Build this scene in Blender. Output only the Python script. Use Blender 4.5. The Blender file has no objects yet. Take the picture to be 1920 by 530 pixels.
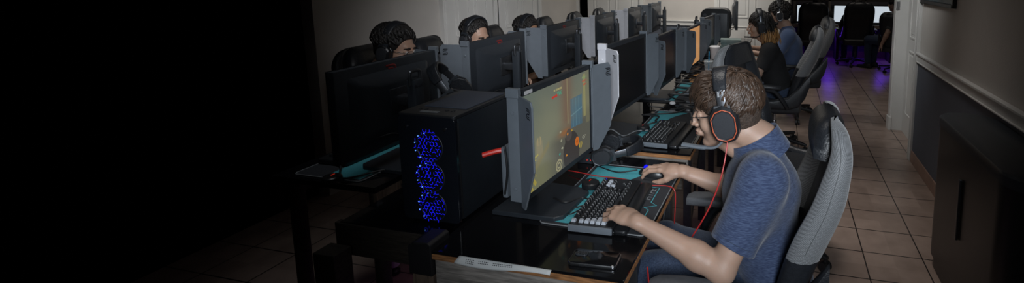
import bpy, bmesh, math, random
import numpy as np
from mathutils import Vector, Matrix, Euler, noise
random.seed(7)
S = bpy.context.scene
COL = S.collection
PI = math.pi
R = math.radians

# ------------------------------------------------------------------ camera
YAW, PITCH = math.atan(220 / math.hypot(900, 117)), math.atan(117 / 900)
cam_data = bpy.data.cameras.new('camera')
cam = bpy.data.objects.new('camera', cam_data)
COL.objects.link(cam)
cam.location = (0, 0, 1.6)
cam.rotation_euler = (PI / 2 - PITCH, 0, YAW)
cam_data.sensor_fit = 'HORIZONTAL'
cam_data.sensor_width = 36
cam_data.lens = 36 * 900 / 1920
cam_data.shift_x = (960 - 1252) / 1920      # the frame is an off-centre crop of the photo
cam_data.shift_y = (72 - 265) / 1920
cam_data.clip_start = 0.05
S.camera = cam

# ------------------------------------------------------------------ world, exposure, lights
S.view_settings.view_transform = 'Standard'
S.view_settings.look = 'None'
S.view_settings.gamma = 1
S.view_settings.use_curve_mapping = False
S.view_settings.exposure = 0.0
w = bpy.data.worlds.new('world'); S.world = w
w.use_nodes = True
w.node_tree.nodes['Background'].inputs[0].default_value = (0, 0, 0, 1)
w.node_tree.nodes['Background'].inputs[1].default_value = 0

def area(name, loc, target, size, power, color=(1, 1, 1), spread=180, size_y=None):
    l = bpy.data.lights.new(name, 'AREA')
    l.energy = power; l.color = color; l.size = size; l.spread = R(spread)
    if size_y:
        l.shape = 'RECTANGLE'; l.size_y = size_y
    o = bpy.data.objects.new(name, l); COL.objects.link(o)
    o.location = loc
    d = Vector(target) - Vector(loc)
    o.rotation_euler = d.to_track_quat('-Z', 'Y').to_euler()
    return o

area('added_overhead_light', (-0.55, 1.85, 2.65), (-0.50, 1.85, 0), 0.5, 1.5, (1, 0.95, 0.90), 66)  # added overhead light on the near player; narrow spread keeps the sides dark
area('added_overhead_light', (0.45, 3.2, 2.7), (0.45, 3.1, 0), 0.5, 1.7, (1, 0.95, 0.92), 58)  # added overhead light for the aisle floor and the player's back
area('added_overhead_light', (-0.8, 4.6, 2.7), (-0.8, 4.6, 0), 1.0, 7, (1, 0.97, 0.93), 100)  # added overhead light over the middle of the room, no fitting modelled
area('added_overhead_light', (-1.2, 6.0, 2.7), (-1.3, 6.8, 0.7), 0.8, 26, (1, 0.96, 0.90), 130)  # added overhead light to brighten the back wall
area('added_overhead_light', (0.10, 3.5, 2.5), (1.20, 5.1, 1.0), 0.5, 2.6, (0.95, 0.98, 1), 60)  # added light aimed at the right wall and door jamb
area('unseen_soft_light', (0.5, -1.0, 2.1), (-0.50, 2.4, 0.85), 0.8, 6.6, (0.86, 0.93, 1), 38)  # soft daylight from behind the camera, its window out of view
area('unseen_soft_light', (0.2, 0.5, 2.4), (-2.15, 3.15, 1.15), 0.5, 2.2, (0.95, 0.96, 1), 26)  # fill added for the left-hand players' faces, no window there
area('added_wall_wash', (-0.6, 3.9, 2.4), (-3.2, 4.9, 1.3), 0.7, 2.6, (0.95, 0.97, 1), 62)  # wash added to brighten the left wall, no doorway behind it
area('unseen_soft_light', (-1.6, 1.5, 2.6), (-1.85, 1.9, 0.8), 0.5, 0.40, (0.9, 0.95, 1), 46)  # faint fill added above the near-left desk, no window there
area('added_corridor_fill', (-3.0, 7.7, 2.5), (-3.1, 8.1, 1.0), 0.3, 1.6, (1, 0.93, 0.8), 140)  # added to lift the corridor seen through the gap, no lamp known there
area('led_strip_light', (-1.8, 2.2, 0.62), (-1.8, 2.2, 0), 0.6, 0.35, (1.0, 0.6, 0.9), 160, 0.08)
area('added_overhead_light', (1.3, 8.5, 2.7), (1.3, 9.3, 0.5), 0.8, 2.2, (1, 0.9, 0.8), 110)  # low warm fill added for the back room
area('desk_glow_light', (1.2, 9.75, 0.62), (1.2, 9.0, 0), 2.2, 9, (0.16, 0.03, 1.0), 170, 0.15)
area('led_strip_light', (-0.85, 1.9, 0.6), (-0.9, 1.9, 0), 0.9, 0.5, (0.55, 0.1, 0.9), 170, 0.08)

# ------------------------------------------------------------------ materials
def mat(name, color, rough=0.5, metal=0.0, n_scale=0, n_amt=0.0, bump=0.0, b_scale=None, coat=0.0,
        emit=None, e_str=0.0, alpha=1.0, trans=0.0, spec=0.5, stretch=None, sheen=0.0):
    m = bpy.data.materials.new(name); m.use_nodes = True
    nt = m.node_tree; b = nt.nodes['Principled BSDF']
    c = (*color, 1)
    b.inputs['Base Color'].default_value = c
    b.inputs['Roughness'].default_value = rough
    b.inputs['Metallic'].default_value = metal
    b.inputs['Coat Weight'].default_value = coat
    b.inputs['Alpha'].default_value = alpha
    b.inputs['Transmission Weight'].default_value = trans
    b.inputs['Specular IOR Level'].default_value = spec
    b.inputs['Sheen Weight'].default_value = sheen
    if emit:
        b.inputs['Emission Color'].default_value = (*emit, 1)
        b.inputs['Emission Strength'].default_value = e_str
    if n_scale:
        tc = nt.nodes.new('ShaderNodeTexCoord'); mp = nt.nodes.new('ShaderNodeMapping')
        if stretch: mp.inputs['Scale'].default_value = stretch
        nt.links.new(tc.outputs['Object'], mp.inputs[0])
        n = nt.nodes.new('ShaderNodeTexNoise'); n.inputs['Scale'].default_value = n_scale
        n.inputs['Detail'].default_value = 5
        nt.links.new(mp.outputs[0], n.inputs['Vector'])
        if n_amt:
            r = nt.nodes.new('ShaderNodeValToRGB')
            r.color_ramp.elements[0].position = 0.3; r.color_ramp.elements[1].position = 0.7
            r.color_ramp.elements[0].color = tuple(max(0, v * (1 - n_amt)) for v in color) + (1,)
            r.color_ramp.elements[1].color = tuple(min(1, v * (1 + n_amt)) for v in color) + (1,)
            nt.links.new(n.outputs[0], r.inputs[0]); nt.links.new(r.outputs[0], b.inputs['Base Color'])
        if bump:
            n2 = n
            if b_scale:
                n2 = nt.nodes.new('ShaderNodeTexNoise'); n2.inputs['Scale'].default_value = b_scale
                n2.inputs['Detail'].default_value = 3
                nt.links.new(mp.outputs[0], n2.inputs['Vector'])
            bp = nt.nodes.new('ShaderNodeBump'); bp.inputs['Strength'].default_value = bump
            bp.inputs['Distance'].default_value = 0.01
            nt.links.new(n2.outputs[0], bp.inputs['Height']); nt.links.new(bp.outputs[0], b.inputs['Normal'])
    return m

def tile_mat():
    m = mat('floor_tile', (0.3, 0.22, 0.17), 0.32)
    nt = m.node_tree; b = nt.nodes['Principled BSDF']
    tc = nt.nodes.new('ShaderNodeTexCoord'); sx = nt.nodes.new('ShaderNodeSeparateXYZ')
    nt.links.new(tc.outputs['Object'], sx.inputs[0])
    masks = []; cells = []
    for ax, per, off in (('X', 0.32, 0.81 - 0.16), ('Y', 0.2675, 2.557 - 0.13375)):
        s = nt.nodes.new('ShaderNodeMath'); s.operation = 'SUBTRACT'; s.inputs[1].default_value = off
        nt.links.new(sx.outputs[ax], s.inputs[0])
        d = nt.nodes.new('ShaderNodeMath'); d.operation = 'DIVIDE'; d.inputs[1].default_value = per
        nt.links.new(s.outputs[0], d.inputs[0])
        f = nt.nodes.new('ShaderNodeMath'); f.operation = 'FRACT'; nt.links.new(d.outputs[0], f.inputs[0])
        fl = nt.nodes.new('ShaderNodeMath'); fl.operation = 'FLOOR'; nt.links.new(d.outputs[0], fl.inputs[0])
        cells.append(fl)
        h = nt.nodes.new('ShaderNodeMath'); h.operation = 'SUBTRACT'; h.inputs[1].default_value = 0.5
        nt.links.new(f.outputs[0], h.inputs[0])
        a = nt.nodes.new('ShaderNodeMath'); a.operation = 'ABSOLUTE'; nt.links.new(h.outputs[0], a.inputs[0])
        l = nt.nodes.new('ShaderNodeMath'); l.operation = 'LESS_THAN'; l.inputs[1].default_value = 0.0036 / per
        nt.links.new(a.outputs[0], l.inputs[0]); masks.append(l)
    mx = nt.nodes.new('ShaderNodeMath'); mx.operation = 'MAXIMUM'
    nt.links.new(masks[0].outputs[0], mx.inputs[0]); nt.links.new(masks[1].outputs[0], mx.inputs[1])
    cb = nt.nodes.new('ShaderNodeCombineXYZ')
    nt.links.new(cells[0].outputs[0], cb.inputs[0]); nt.links.new(cells[1].outputs[0], cb.inputs[1])
    wn = nt.nodes.new('ShaderNodeTexWhiteNoise'); nt.links.new(cb.outputs[0], wn.inputs['Vector'])
    nz = nt.nodes.new('ShaderNodeTexNoise'); nz.inputs['Scale'].default_value = 9; nz.inputs['Detail'].default_value = 6
    nt.links.new(tc.outputs['Object'], nz.inputs['Vector'])
    ad = nt.nodes.new('ShaderNodeMath'); ad.operation = 'MULTIPLY_ADD'; ad.inputs[1].default_value = 0.35
    nt.links.new(wn.outputs['Value'], ad.inputs[0]); nt.links.new(nz.outputs[0], ad.inputs[2])
    rp = nt.nodes.new('ShaderNodeValToRGB')
    rp.color_ramp.elements[0].position = 0.3; rp.color_ramp.elements[0].color = (0.235, 0.172, 0.138, 1)
    rp.color_ramp.elements[1].position = 0.95; rp.color_ramp.elements[1].color = (0.38, 0.285, 0.235, 1)
    nt.links.new(ad.outputs[0], rp.inputs[0])
    mix = nt.nodes.new('ShaderNodeMix'); mix.data_type = 'RGBA'
    nt.links.new(mx.outputs[0], mix.inputs[0]); nt.links.new(rp.outputs[0], mix.inputs[6])
    mix.inputs[7].default_value = (0.018, 0.014, 0.012, 1)
    nt.links.new(mix.outputs[2], b.inputs['Base Color'])
    inv = nt.nodes.new('ShaderNodeMath'); inv.operation = 'MULTIPLY_ADD'
    inv.inputs[1].default_value = -1; inv.inputs[2].default_value = 1
    nt.links.new(mx.outputs[0], inv.inputs[0])
    bp = nt.nodes.new('ShaderNodeBump'); bp.inputs['Strength'].default_value = 0.5; bp.inputs['Distance'].default_value = 0.003
    nt.links.new(inv.outputs[0], bp.inputs['Height']); nt.links.new(bp.outputs[0], b.inputs['Normal'])
    return m

def mesh_fabric(name, dark, light, scale=260):
    """woven air-mesh upholstery: fine diagonal diamonds"""
    m = mat(name, light, 0.55, 0.0, sheen=0.3)
    nt = m.node_tree; b = nt.nodes['Principled BSDF']
    tc = nt.nodes.new('ShaderNodeTexCoord')
    mp = nt.nodes.new('ShaderNodeMapping'); mp.inputs['Rotation'].default_value = (R(45), R(45), 0)
    nt.links.new(tc.outputs['Object'], mp.inputs[0])
    v = nt.nodes.new('ShaderNodeTexVoronoi'); v.inputs['Scale'].default_value = scale
    v.inputs['Randomness'].default_value = 0.15
    nt.links.new(mp.outputs[0], v.inputs['Vector'])
    r = nt.nodes.new('ShaderNodeValToRGB')
    r.color_ramp.elements[0].position = 0.25; r.color_ramp.elements[0].color = (*light, 1)
    r.color_ramp.elements[1].position = 0.6; r.color_ramp.elements[1].color = (*dark, 1)
    nt.links.new(v.outputs['Distance'], r.inputs[0]); nt.links.new(r.outputs[0], b.inputs['Base Color'])
    bp = nt.nodes.new('ShaderNodeBump'); bp.inputs['Strength'].default_value = 0.35; bp.inputs['Distance'].default_value = 0.002
    bp.invert = True
    nt.links.new(v.outputs['Distance'], bp.inputs['Height']); nt.links.new(bp.outputs[0], b.inputs['Normal'])
    return m

def heather(name, base, fleck, stretch=(60, 60, 340)):
    m = mat(name, base, 0.9, 0, sheen=0.15)
    nt = m.node_tree; b = nt.nodes['Principled BSDF']
    tc = nt.nodes.new('ShaderNodeTexCoord'); mp = nt.nodes.new('ShaderNodeMapping')
    mp.inputs['Scale'].default_value = stretch
    nt.links.new(tc.outputs['Object'], mp.inputs[0])
    n = nt.nodes.new('ShaderNodeTexNoise'); n.inputs['Scale'].default_value = 1.0; n.inputs['Detail'].default_value = 4
    nt.links.new(mp.outputs[0], n.inputs['Vector'])
    r = nt.nodes.new('ShaderNodeValToRGB')
    r.color_ramp.elements[0].position = 0.38; r.color_ramp.elements[0].color = (*base, 1)
    r.color_ramp.elements[1].position = 0.72; r.color_ramp.elements[1].color = (*fleck, 1)
    nt.links.new(n.outputs[0], r.inputs[0]); nt.links.new(r.outputs[0], b.inputs['Base Color'])
    bp = nt.nodes.new('ShaderNodeBump'); bp.inputs['Strength'].default_value = 0.25; bp.inputs['Distance'].default_value = 0.002
    nt.links.new(n.outputs[0], bp.inputs['Height']); nt.links.new(bp.outputs[0], b.inputs['Normal'])
    return m

def skin_mat(name, c):
    m = mat(name, c, 0.5, 0, 14, 0.07, 0.05, 220)
    b = m.node_tree.nodes['Principled BSDF']
    b.inputs['Subsurface Weight'].default_value = 0.12
    b.inputs['Subsurface Radius'].default_value = (0.02, 0.008, 0.004)
    b.inputs['Subsurface Scale'].default_value = 0.5
    return m

MT = dict(
    floor=tile_mat(),
    wall=mat('painted_wall', (0.50, 0.47, 0.435), 0.8, 0, 3, 0.05, 0.1, 120),
    wall_low=mat('slate_painted_wall', (0.095, 0.105, 0.13), 0.7, 0, 4, 0.06, 0.1, 120),
    trim=mat('white_gloss_paint', (0.62, 0.61, 0.585), 0.4, 0, 3, 0.04),
    ceil=mat('ceiling_paint', (0.5, 0.49, 0.47), 0.9, 0, 40, 0.04),
    skirt=mat('brown_skirting_tile', (0.30, 0.19, 0.145), 0.35, 0, 8, 0.2),
    darkroom=mat('dim_corridor_paint', (0.40, 0.38, 0.30), 0.8, 0, 3, 0.1),
    brass=mat('aged_brass', (0.35, 0.29, 0.18), 0.35, 0.9, 20, 0.1),
    shield=mat('blue_grey_plastic', (0.135, 0.155, 0.178), 0.38, 0, 30, 0.05, 0.02, 600),
    silver_shield=mat('silver_plastic', (0.62, 0.62, 0.66), 0.4, 0, 30, 0.04),
    casing=mat('charcoal_plastic', (0.025, 0.030, 0.037), 0.42, 0, 50, 0.08, 0.03, 500),
    casing2=mat('black_plastic', (0.012, 0.013, 0.015), 0.35, 0, 50, 0.1),
    panel=mat('dark_screen_glass', (0.008, 0.009, 0.011), 0.22, 0, 5, 0.05),
    gloss=mat('black_lacquer', (0.006, 0.006, 0.007), 0.09, 0, 5, 0.1, 0.01, 30),
    ply=mat('raw_plywood_edge', (0.30, 0.135, 0.05), 0.7, 0, 22, 0.5, 0.3, None, stretch=(1, 6, 8)),
    wood=mat('weathered_grey_wood', (0.225, 0.205, 0.185), 0.75, 0, 14, 0.42, 0.4, None, stretch=(1, 6, 9)),
    darkwood=mat('dark_stained_wood', (0.035, 0.028, 0.022), 0.7, 0, 14, 0.4, 0.4, None, stretch=(1, 6, 9)),
    post=mat('brown_wood_post', (0.12, 0.085, 0.06), 0.75, 0, 14, 0.45, 0.4, None, stretch=(6, 6, 1)),
    leather=mat('black_leather', (0.016, 0.018, 0.022), 0.36, 0, 90, 0.15, 0.18, 160),
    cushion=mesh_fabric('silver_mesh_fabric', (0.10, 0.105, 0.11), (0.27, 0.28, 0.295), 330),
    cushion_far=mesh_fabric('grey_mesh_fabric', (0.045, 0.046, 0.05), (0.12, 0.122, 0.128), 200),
    black=mat('black_rubber', (0.01, 0.01, 0.011), 0.55, 0, 40, 0.1),
    metal=mat('brushed_steel', (0.45, 0.46, 0.48), 0.3, 1.0, 60, 0.1),
    darkmetal=mat('gunmetal', (0.09, 0.095, 0.105), 0.35, 0.8, 60, 0.1),
    red=mat('red_plastic', (0.62, 0.03, 0.02), 0.4, 0, 20, 0.08),
    redcable=mat('red_cable', (0.40, 0.02, 0.02), 0.45, 0, 20, 0.08),
    orange=mat('orange_trim', (0.48, 0.10, 0.045), 0.4, 0, 20, 0.08),
    teal=mat('teal_mat_cloth', (0.06, 0.33, 0.38), 0.85, 0, 200, 0.08, 0.1, 500),
    padblack=mat('charcoal_mat_cloth', (0.022, 0.024, 0.029), 0.85, 0, 200, 0.1, 0.1, 500),
    padedge=mat('mat_stitched_edge', (0.19, 0.20, 0.21), 0.8, 0, 300, 0.2, 0.2, 600),
    key=mat('black_keycap', (0.012, 0.013, 0.015), 0.35, 0, 100, 0.1),
    keyw=mat('grey_keycap', (0.38, 0.41, 0.46), 0.4, 0, 100, 0.05),
    legend=mat('keycap_legend', (0.30, 0.31, 0.33), 0.5, 0, 100, 0.05),
    paper=mat('white_paper', (0.60, 0.62, 0.62), 0.8, 0, 30, 0.03),
    ink=mat('black_ink', (0.03, 0.03, 0.035), 0.7, 0, 30, 0.05),
    white=mat('white_foam', (0.62, 0.61, 0.62), 0.6, 0, 40, 0.04),
    clear=mat('clear_cup_plastic', (0.75, 0.85, 0.9), 0.08, 0, 10, 0.02, alpha=0.28),
    blue=mat('blue_straw', (0.02, 0.27, 0.52), 0.4, 0, 20, 0.05),
    bled=mat('blue_led', (0.0, 0.0, 0.3), 0.4, 0, emit=(0.01, 0.01, 1.0), e_str=0.8),
    cled=mat('pale_blue_led', (0.1, 0.3, 0.6), 0.4, 0, emit=(0.12, 0.32, 1.0), e_str=1.0),
    rled=mat('red_led', (0.3, 0.0, 0.0), 0.4, 0, emit=(1.0, 0.05, 0.02), e_str=0.22),
    towerglass=mat('smoked_glass', (0.010, 0.012, 0.017), 0.12, 0, 5, 0.1),
    tower=mat('black_steel_case', (0.020, 0.025, 0.032), 0.4, 0.2, 60, 0.1, 0.05, 400),
    towertop=mat('perforated_grey_filter', (0.075, 0.088, 0.12), 0.5, 0.2, 700, 0.3, 0.2, 900),
    greenbox=mat('grey_green_card', (0.16, 0.20, 0.19), 0.7, 0, 20, 0.1),
    skin=skin_mat('fair_skin', (0.39, 0.25, 0.185)),
    skin2=skin_mat('tan_skin', (0.40, 0.245, 0.175)),
    skin3=skin_mat('warm_skin', (0.36, 0.195, 0.115)),
    lips=mat('lips', (0.36, 0.15, 0.12), 0.45, 0, 60, 0.1),
    eyew=mat('eye_white', (0.55, 0.53, 0.5), 0.2, 0, 20, 0.02),
    iris=mat('dark_iris', (0.02, 0.014, 0.01), 0.15, 0, 20, 0.1),
    hair_brown=mat('brown_hair', (0.048, 0.028, 0.018), 0.45, 0, 35, 0.5, 0.2, 200),
    hair_fade=mat('short_brown_hair', (0.05, 0.033, 0.024), 0.7, 0, 160, 0.5, 0.6, 260),
    hair_dark=mat('black_hair', (0.012, 0.010, 0.009), 0.6, 0, 35, 0.4, 0.2, 200),
    hair_blond=mat('bleached_hair_ends', (0.46, 0.25, 0.095), 0.45, 0, 35, 0.35, 0.2, 200),
    shirt_navy=heather('heather_navy_knit', (0.018, 0.031, 0.078), (0.060, 0.088, 0.165)),
    shirt_blue=heather('plain_blue_knit', (0.050, 0.078, 0.155), (0.062, 0.094, 0.18)),
    shirt_black=mat('black_cotton', (0.011, 0.011, 0.012), 0.9, 0, 30, 0.15, 0.1, 60),
    shirt_grey=mat('dark_grey_cotton', (0.045, 0.05, 0.055), 0.9, 0, 30, 0.15, 0.1, 60),
    jeans=heather('blue_denim', (0.016, 0.028, 0.060), (0.040, 0.062, 0.11), (200, 200, 200)),
    stitch=mat('pale_stitching', (0.16, 0.20, 0.26), 0.8, 0, 200, 0.2),
    shoe=mat('dark_shoe', (0.02, 0.02, 0.022), 0.6, 0, 40, 0.1),
    lens=mat('clear_lens', (0.8, 0.85, 0.9), 0.05, 0, 5, 0.01, alpha=0.12),
    screen_white=mat('lit_white_screen', (0.5, 0.55, 0.6), 0.3, 0, emit=(0.80, 0.90, 1.0), e_str=0.62),
    screen_orange=mat('lit_orange_screen', (0.3, 0.15, 0.05), 0.3, 0, emit=(0.55, 0.27, 0.10), e_str=0.75),
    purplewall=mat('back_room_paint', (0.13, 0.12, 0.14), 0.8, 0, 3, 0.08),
    shelfwood=mat('tan_desk_edge', (0.21, 0.16, 0.115), 0.6, 0, 12, 0.2),
)

# ------------------------------------------------------------------ mesh helpers
def frame_of(d, up=(0, 0, 1)):
    d = Vector(d).normalized(); u = Vector(up)
    if abs(d.dot(u)) > 0.98: u = Vector((1, 0, 0))
    x = u.cross(d).normalized(); y = d.cross(x).normalized()
    return x, y, d

class MB:
    """collects shapes and links them as one mesh object"""
    def __init__(s): s.v = []; s.f = []; s.mi = []; s.cur = 0
    def add(s, vs, fs):
        o = len(s.v); s.v += [tuple(p) for p in vs]; s.f += [[i + o for i in f] for f in fs]
        s.mi += [s.cur] * len(fs); return s
    def box(s, c, size, rot=None, chamfer=0):
        h = [q / 2 for q in size]; M = rot.to_matrix() if isinstance(rot, Euler) else (rot or Matrix.Identity(3))
        cc = min(chamfer, min(h) * 0.9)
        if cc <= 0:
            vs = [Vector((x, y, z)) for x in (-h[0], h[0]) for y in (-h[1], h[1]) for z in (-h[2], h[2])]
            fs = [(0, 1, 3, 2), (4, 6, 7, 5), (0, 4, 5, 1), (2, 3, 7, 6), (0, 2, 6, 4), (1, 5, 7, 3)]
        else:
            bm = bmesh.new()
            bmesh.ops.create_cube(bm, size=1, matrix=Matrix.Diagonal((*size, 1)))
            bmesh.ops.bevel(bm, geom=bm.edges[:], offset=cc, segments=2, affect='EDGES', profile=0.6)
            bm.verts.index_update()
            vs = [v.co.copy() for v in bm.verts]; fs = [[v.index for v in f.verts] for f in bm.faces]; bm.free()
        return s.add([Vector(c) + M @ v for v in vs], fs)
    def cyl(s, a, b, r0, r1=None, n=20, cap=True):
        return s.tube([a, b], [r0, r0 if r1 is None else r1], n, cap)
    def tube(s, pts, r, n=8, cap=True, flat=1.0, up=(0, 0, 1)):
        pts = [Vector(p) for p in pts]; rs = r if isinstance(r, (list, tuple)) else [r] * len(pts)
        vs = []; x = None
        for i, p in enumerate(pts):
            d = (pts[min(i + 1, len(pts) - 1)] - pts[max(i - 1, 0)])
            if d.length < 1e-9: d = Vector((0, 0, 1))
            d.normalize()
            if x is None: x, y, _ = frame_of(d, up)
            else:
                x = (x - d * x.dot(d))
                x = x.normalized() if x.length > 1e-6 else frame_of(d)[0]
                y = d.cross(x).normalized()
            for k in range(n):
                a = 2 * PI * k / n
                vs.append(p + (x * math.cos(a) + y * math.sin(a) * flat) * rs[i])
        fs = []
        for i in range(len(pts) - 1):
            for k in range(n):
                k2 = (k + 1) % n
                fs.append((i * n + k, i * n + k2, (i + 1) * n + k2, (i + 1) * n + k))
        if cap:
            fs.append(tuple(range(n))[::-1]); fs.append(tuple((len(pts) - 1) * n + k for k in range(n)))
        return s.add(vs, fs)
    def lathe(s, prof, c=(0, 0, 0), n=28, axis=(0, 0, 1)):
        x, y, d = frame_of(axis); c = Vector(c); vs = []; fs = []
        for (r, z) in prof:
            for k in range(n):
                a = 2 * PI * k / n
                vs.append(c + (x * math.cos(a) + y * math.sin(a)) * r + d * z)
        for i in range(len(prof) - 1):
            for k in range(n):
                k2 = (k + 1) % n
                fs.append((i * n + k, i * n + k2, (i + 1) * n + k2, (i + 1) * n + k))
        if prof[0][0] > 1e-5: fs.append(tuple(range(n))[::-1])
        if prof[-1][0] > 1e-5: fs.append(tuple((len(prof) - 1) * n + k for k in range(n)))
        return s.add(vs, fs)
    def prism(s, poly, o, ux, uy, th):
        """polygon in plane (ux, uy) at o, thickened by th along the normal (both ways)"""
        o = Vector(o); ux = Vector(ux); uy = Vector(uy); nrm = ux.cross(uy).normalized()
        n = len(poly); vs = []
        for sgn in (-0.5, 0.5):
            for (a, b) in poly: vs.append(o + ux * a + uy * b + nrm * th * sgn)
        fs = [tuple(range(n))[::-1], tuple(range(n, 2 * n))]
        for k in range(n):
            k2 = (k + 1) % n; fs.append((k, k2, n + k2, n + k))
        return s.add(vs, fs)
    def loft(s, rings, cap=True, closed=True):
        n = len(rings[0]); vs = [p for r in rings for p in r]; fs = []
        for i in range(len(rings) - 1):
            for k in range(n if closed else n - 1):
                k2 = (k + 1) % n
                fs.append((i * n + k, i * n + k2, (i + 1) * n + k2, (i + 1) * n + k))
        if cap and closed:
            fs.append(tuple(range(n))[::-1]); fs.append(tuple((len(rings) - 1) * n + k for k in range(n)))
        return s.add(vs, fs)
    def ball(s, c, r, n=14, m=9, M=None):
        c = Vector(c); rr = r if isinstance(r, (tuple, list)) else (r, r, r); rings = []
        for i in range(m + 1):
            t = PI * i / m
            ring = []
            for k in range(n):
                a = 2 * PI * k / n
                q = Vector((rr[0] * math.sin(t) * math.cos(a), rr[1] * math.sin(t) * math.sin(a), -rr[2] * math.cos(t)))
                ring.append(c + (M @ q if M else q))
            rings.append(ring)
        return s.loft(rings, False)
    def build(s, name, material, parent=None, smooth=True, bevel=0, sharp=35):
        me = bpy.data.meshes.new(name); me.from_pydata(s.v, [], s.f)
        bm = bmesh.new(); bm.from_mesh(me)
        bmesh.ops.remove_doubles(bm, verts=bm.verts[:], dist=1e-6)
        bmesh.ops.recalc_face_normals(bm, faces=bm.faces[:])
        bm.to_mesh(me); bm.free()
        ml = material if isinstance(material, (list, tuple)) else [material]
        for m_ in ml: me.materials.append(m_)
        if smooth:
            me.polygons.foreach_set('use_smooth', [True] * len(me.polygons))
            try: me.set_sharp_from_angle(angle=R(sharp))
            except Exception: pass
        o = bpy.data.objects.new(name, me); COL.objects.link(o)
        if parent: attach(o, parent)
        if bevel:
            b = o.modifiers.new('bevel', 'BEVEL'); b.width = bevel; b.segments = 2; b.limit_method = 'ANGLE'
        return o

WORLDT = {}
def attach(o, parent):
    o.parent = parent
    if parent.name in WORLDT: o.matrix_parent_inverse = Matrix.Translation(-WORLDT[parent.name])
def world_thing(name, loc, label=None, cat=None, group=None):
    """a thing whose parts are modelled in room coordinates"""
    o = empty(name, loc, 0, label, cat, group); WORLDT[o.name] = Vector(loc); return o
def tag(o, label=None, cat=None, group=None, kind=None):
    if label: o['label'] = label
    if cat: o['category'] = cat
    if group: o['group'] = group
    if kind: o['kind'] = kind
    return o
def empty(name, loc=(0, 0, 0), rz=0.0, label=None, cat=None, group=None, kind=None):
    o = bpy.data.objects.new(name, None); COL.objects.link(o)
    o.location = loc; o.rotation_euler = (0, 0, rz); o.empty_display_size = 0.1
    return tag(o, label, cat, group, kind)
KIDS = {}
def copy_tree(o, parent=None):
    c = o.copy(); COL.objects.link(c)
    if parent: c.parent = parent
    for ch in [q for q in COL.objects if q.parent == o]: copy_tree(ch, c)
    return c
def rounded_rect(w, h, r, n=5):
    pts = []
    for (cx, cy, a0) in ((w / 2 - r, h / 2 - r, 0), (-w / 2 + r, h / 2 - r, 90), (-w / 2 + r, -h / 2 + r, 180), (w / 2 - r, -h / 2 + r, 270)):
        for k in range(n + 1):
            a = R(a0 + 90 * k / n); pts.append((cx + r * math.cos(a), cy + r * math.sin(a)))
    return pts
def bez(p, n=16):
    """Catmull-Rom through the points"""
    P = [Vector(q) for q in p]; P = [P[0] * 2 - P[1]] + P + [P[-1] * 2 - P[-2]]; out = []
    for i in range(1, len(P) - 2):
        for k in range(n):
            t = k / n
            out.append(0.5 * ((2 * P[i]) + (P[i + 1] - P[i - 1]) * t + (2 * P[i - 1] - 5 * P[i] + 4 * P[i + 1] - P[i + 2]) * t * t
                              + (3 * P[i] - P[i - 1] - 3 * P[i + 1] + P[i + 2]) * t ** 3))
    out.append(P[-2]); return out
def text_mesh(name, txt, size, material, parent, loc, ux, uy, extrude=0.0004):
    cu = bpy.data.curves.new(name, 'FONT'); cu.body = txt; cu.size = size; cu.extrude = extrude
    cu.align_x = 'CENTER'; cu.align_y = 'CENTER'
    cu.materials.append(material)
    tmp = bpy.data.objects.new(name + '_outline', cu); COL.objects.link(tmp); bpy.context.view_layer.update()
    me = bpy.data.meshes.new_from_object(tmp); bpy.data.objects.remove(tmp); o = bpy.data.objects.new(name, me); COL.objects.link(o); o.parent = parent
    ux = Vector(ux).normalized(); uy = Vector(uy).normalized(); n = ux.cross(uy)
    M = Matrix((ux, uy, n)).transposed().to_4x4(); M.translation = Vector(loc); o.matrix_local = M
    return o

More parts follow.
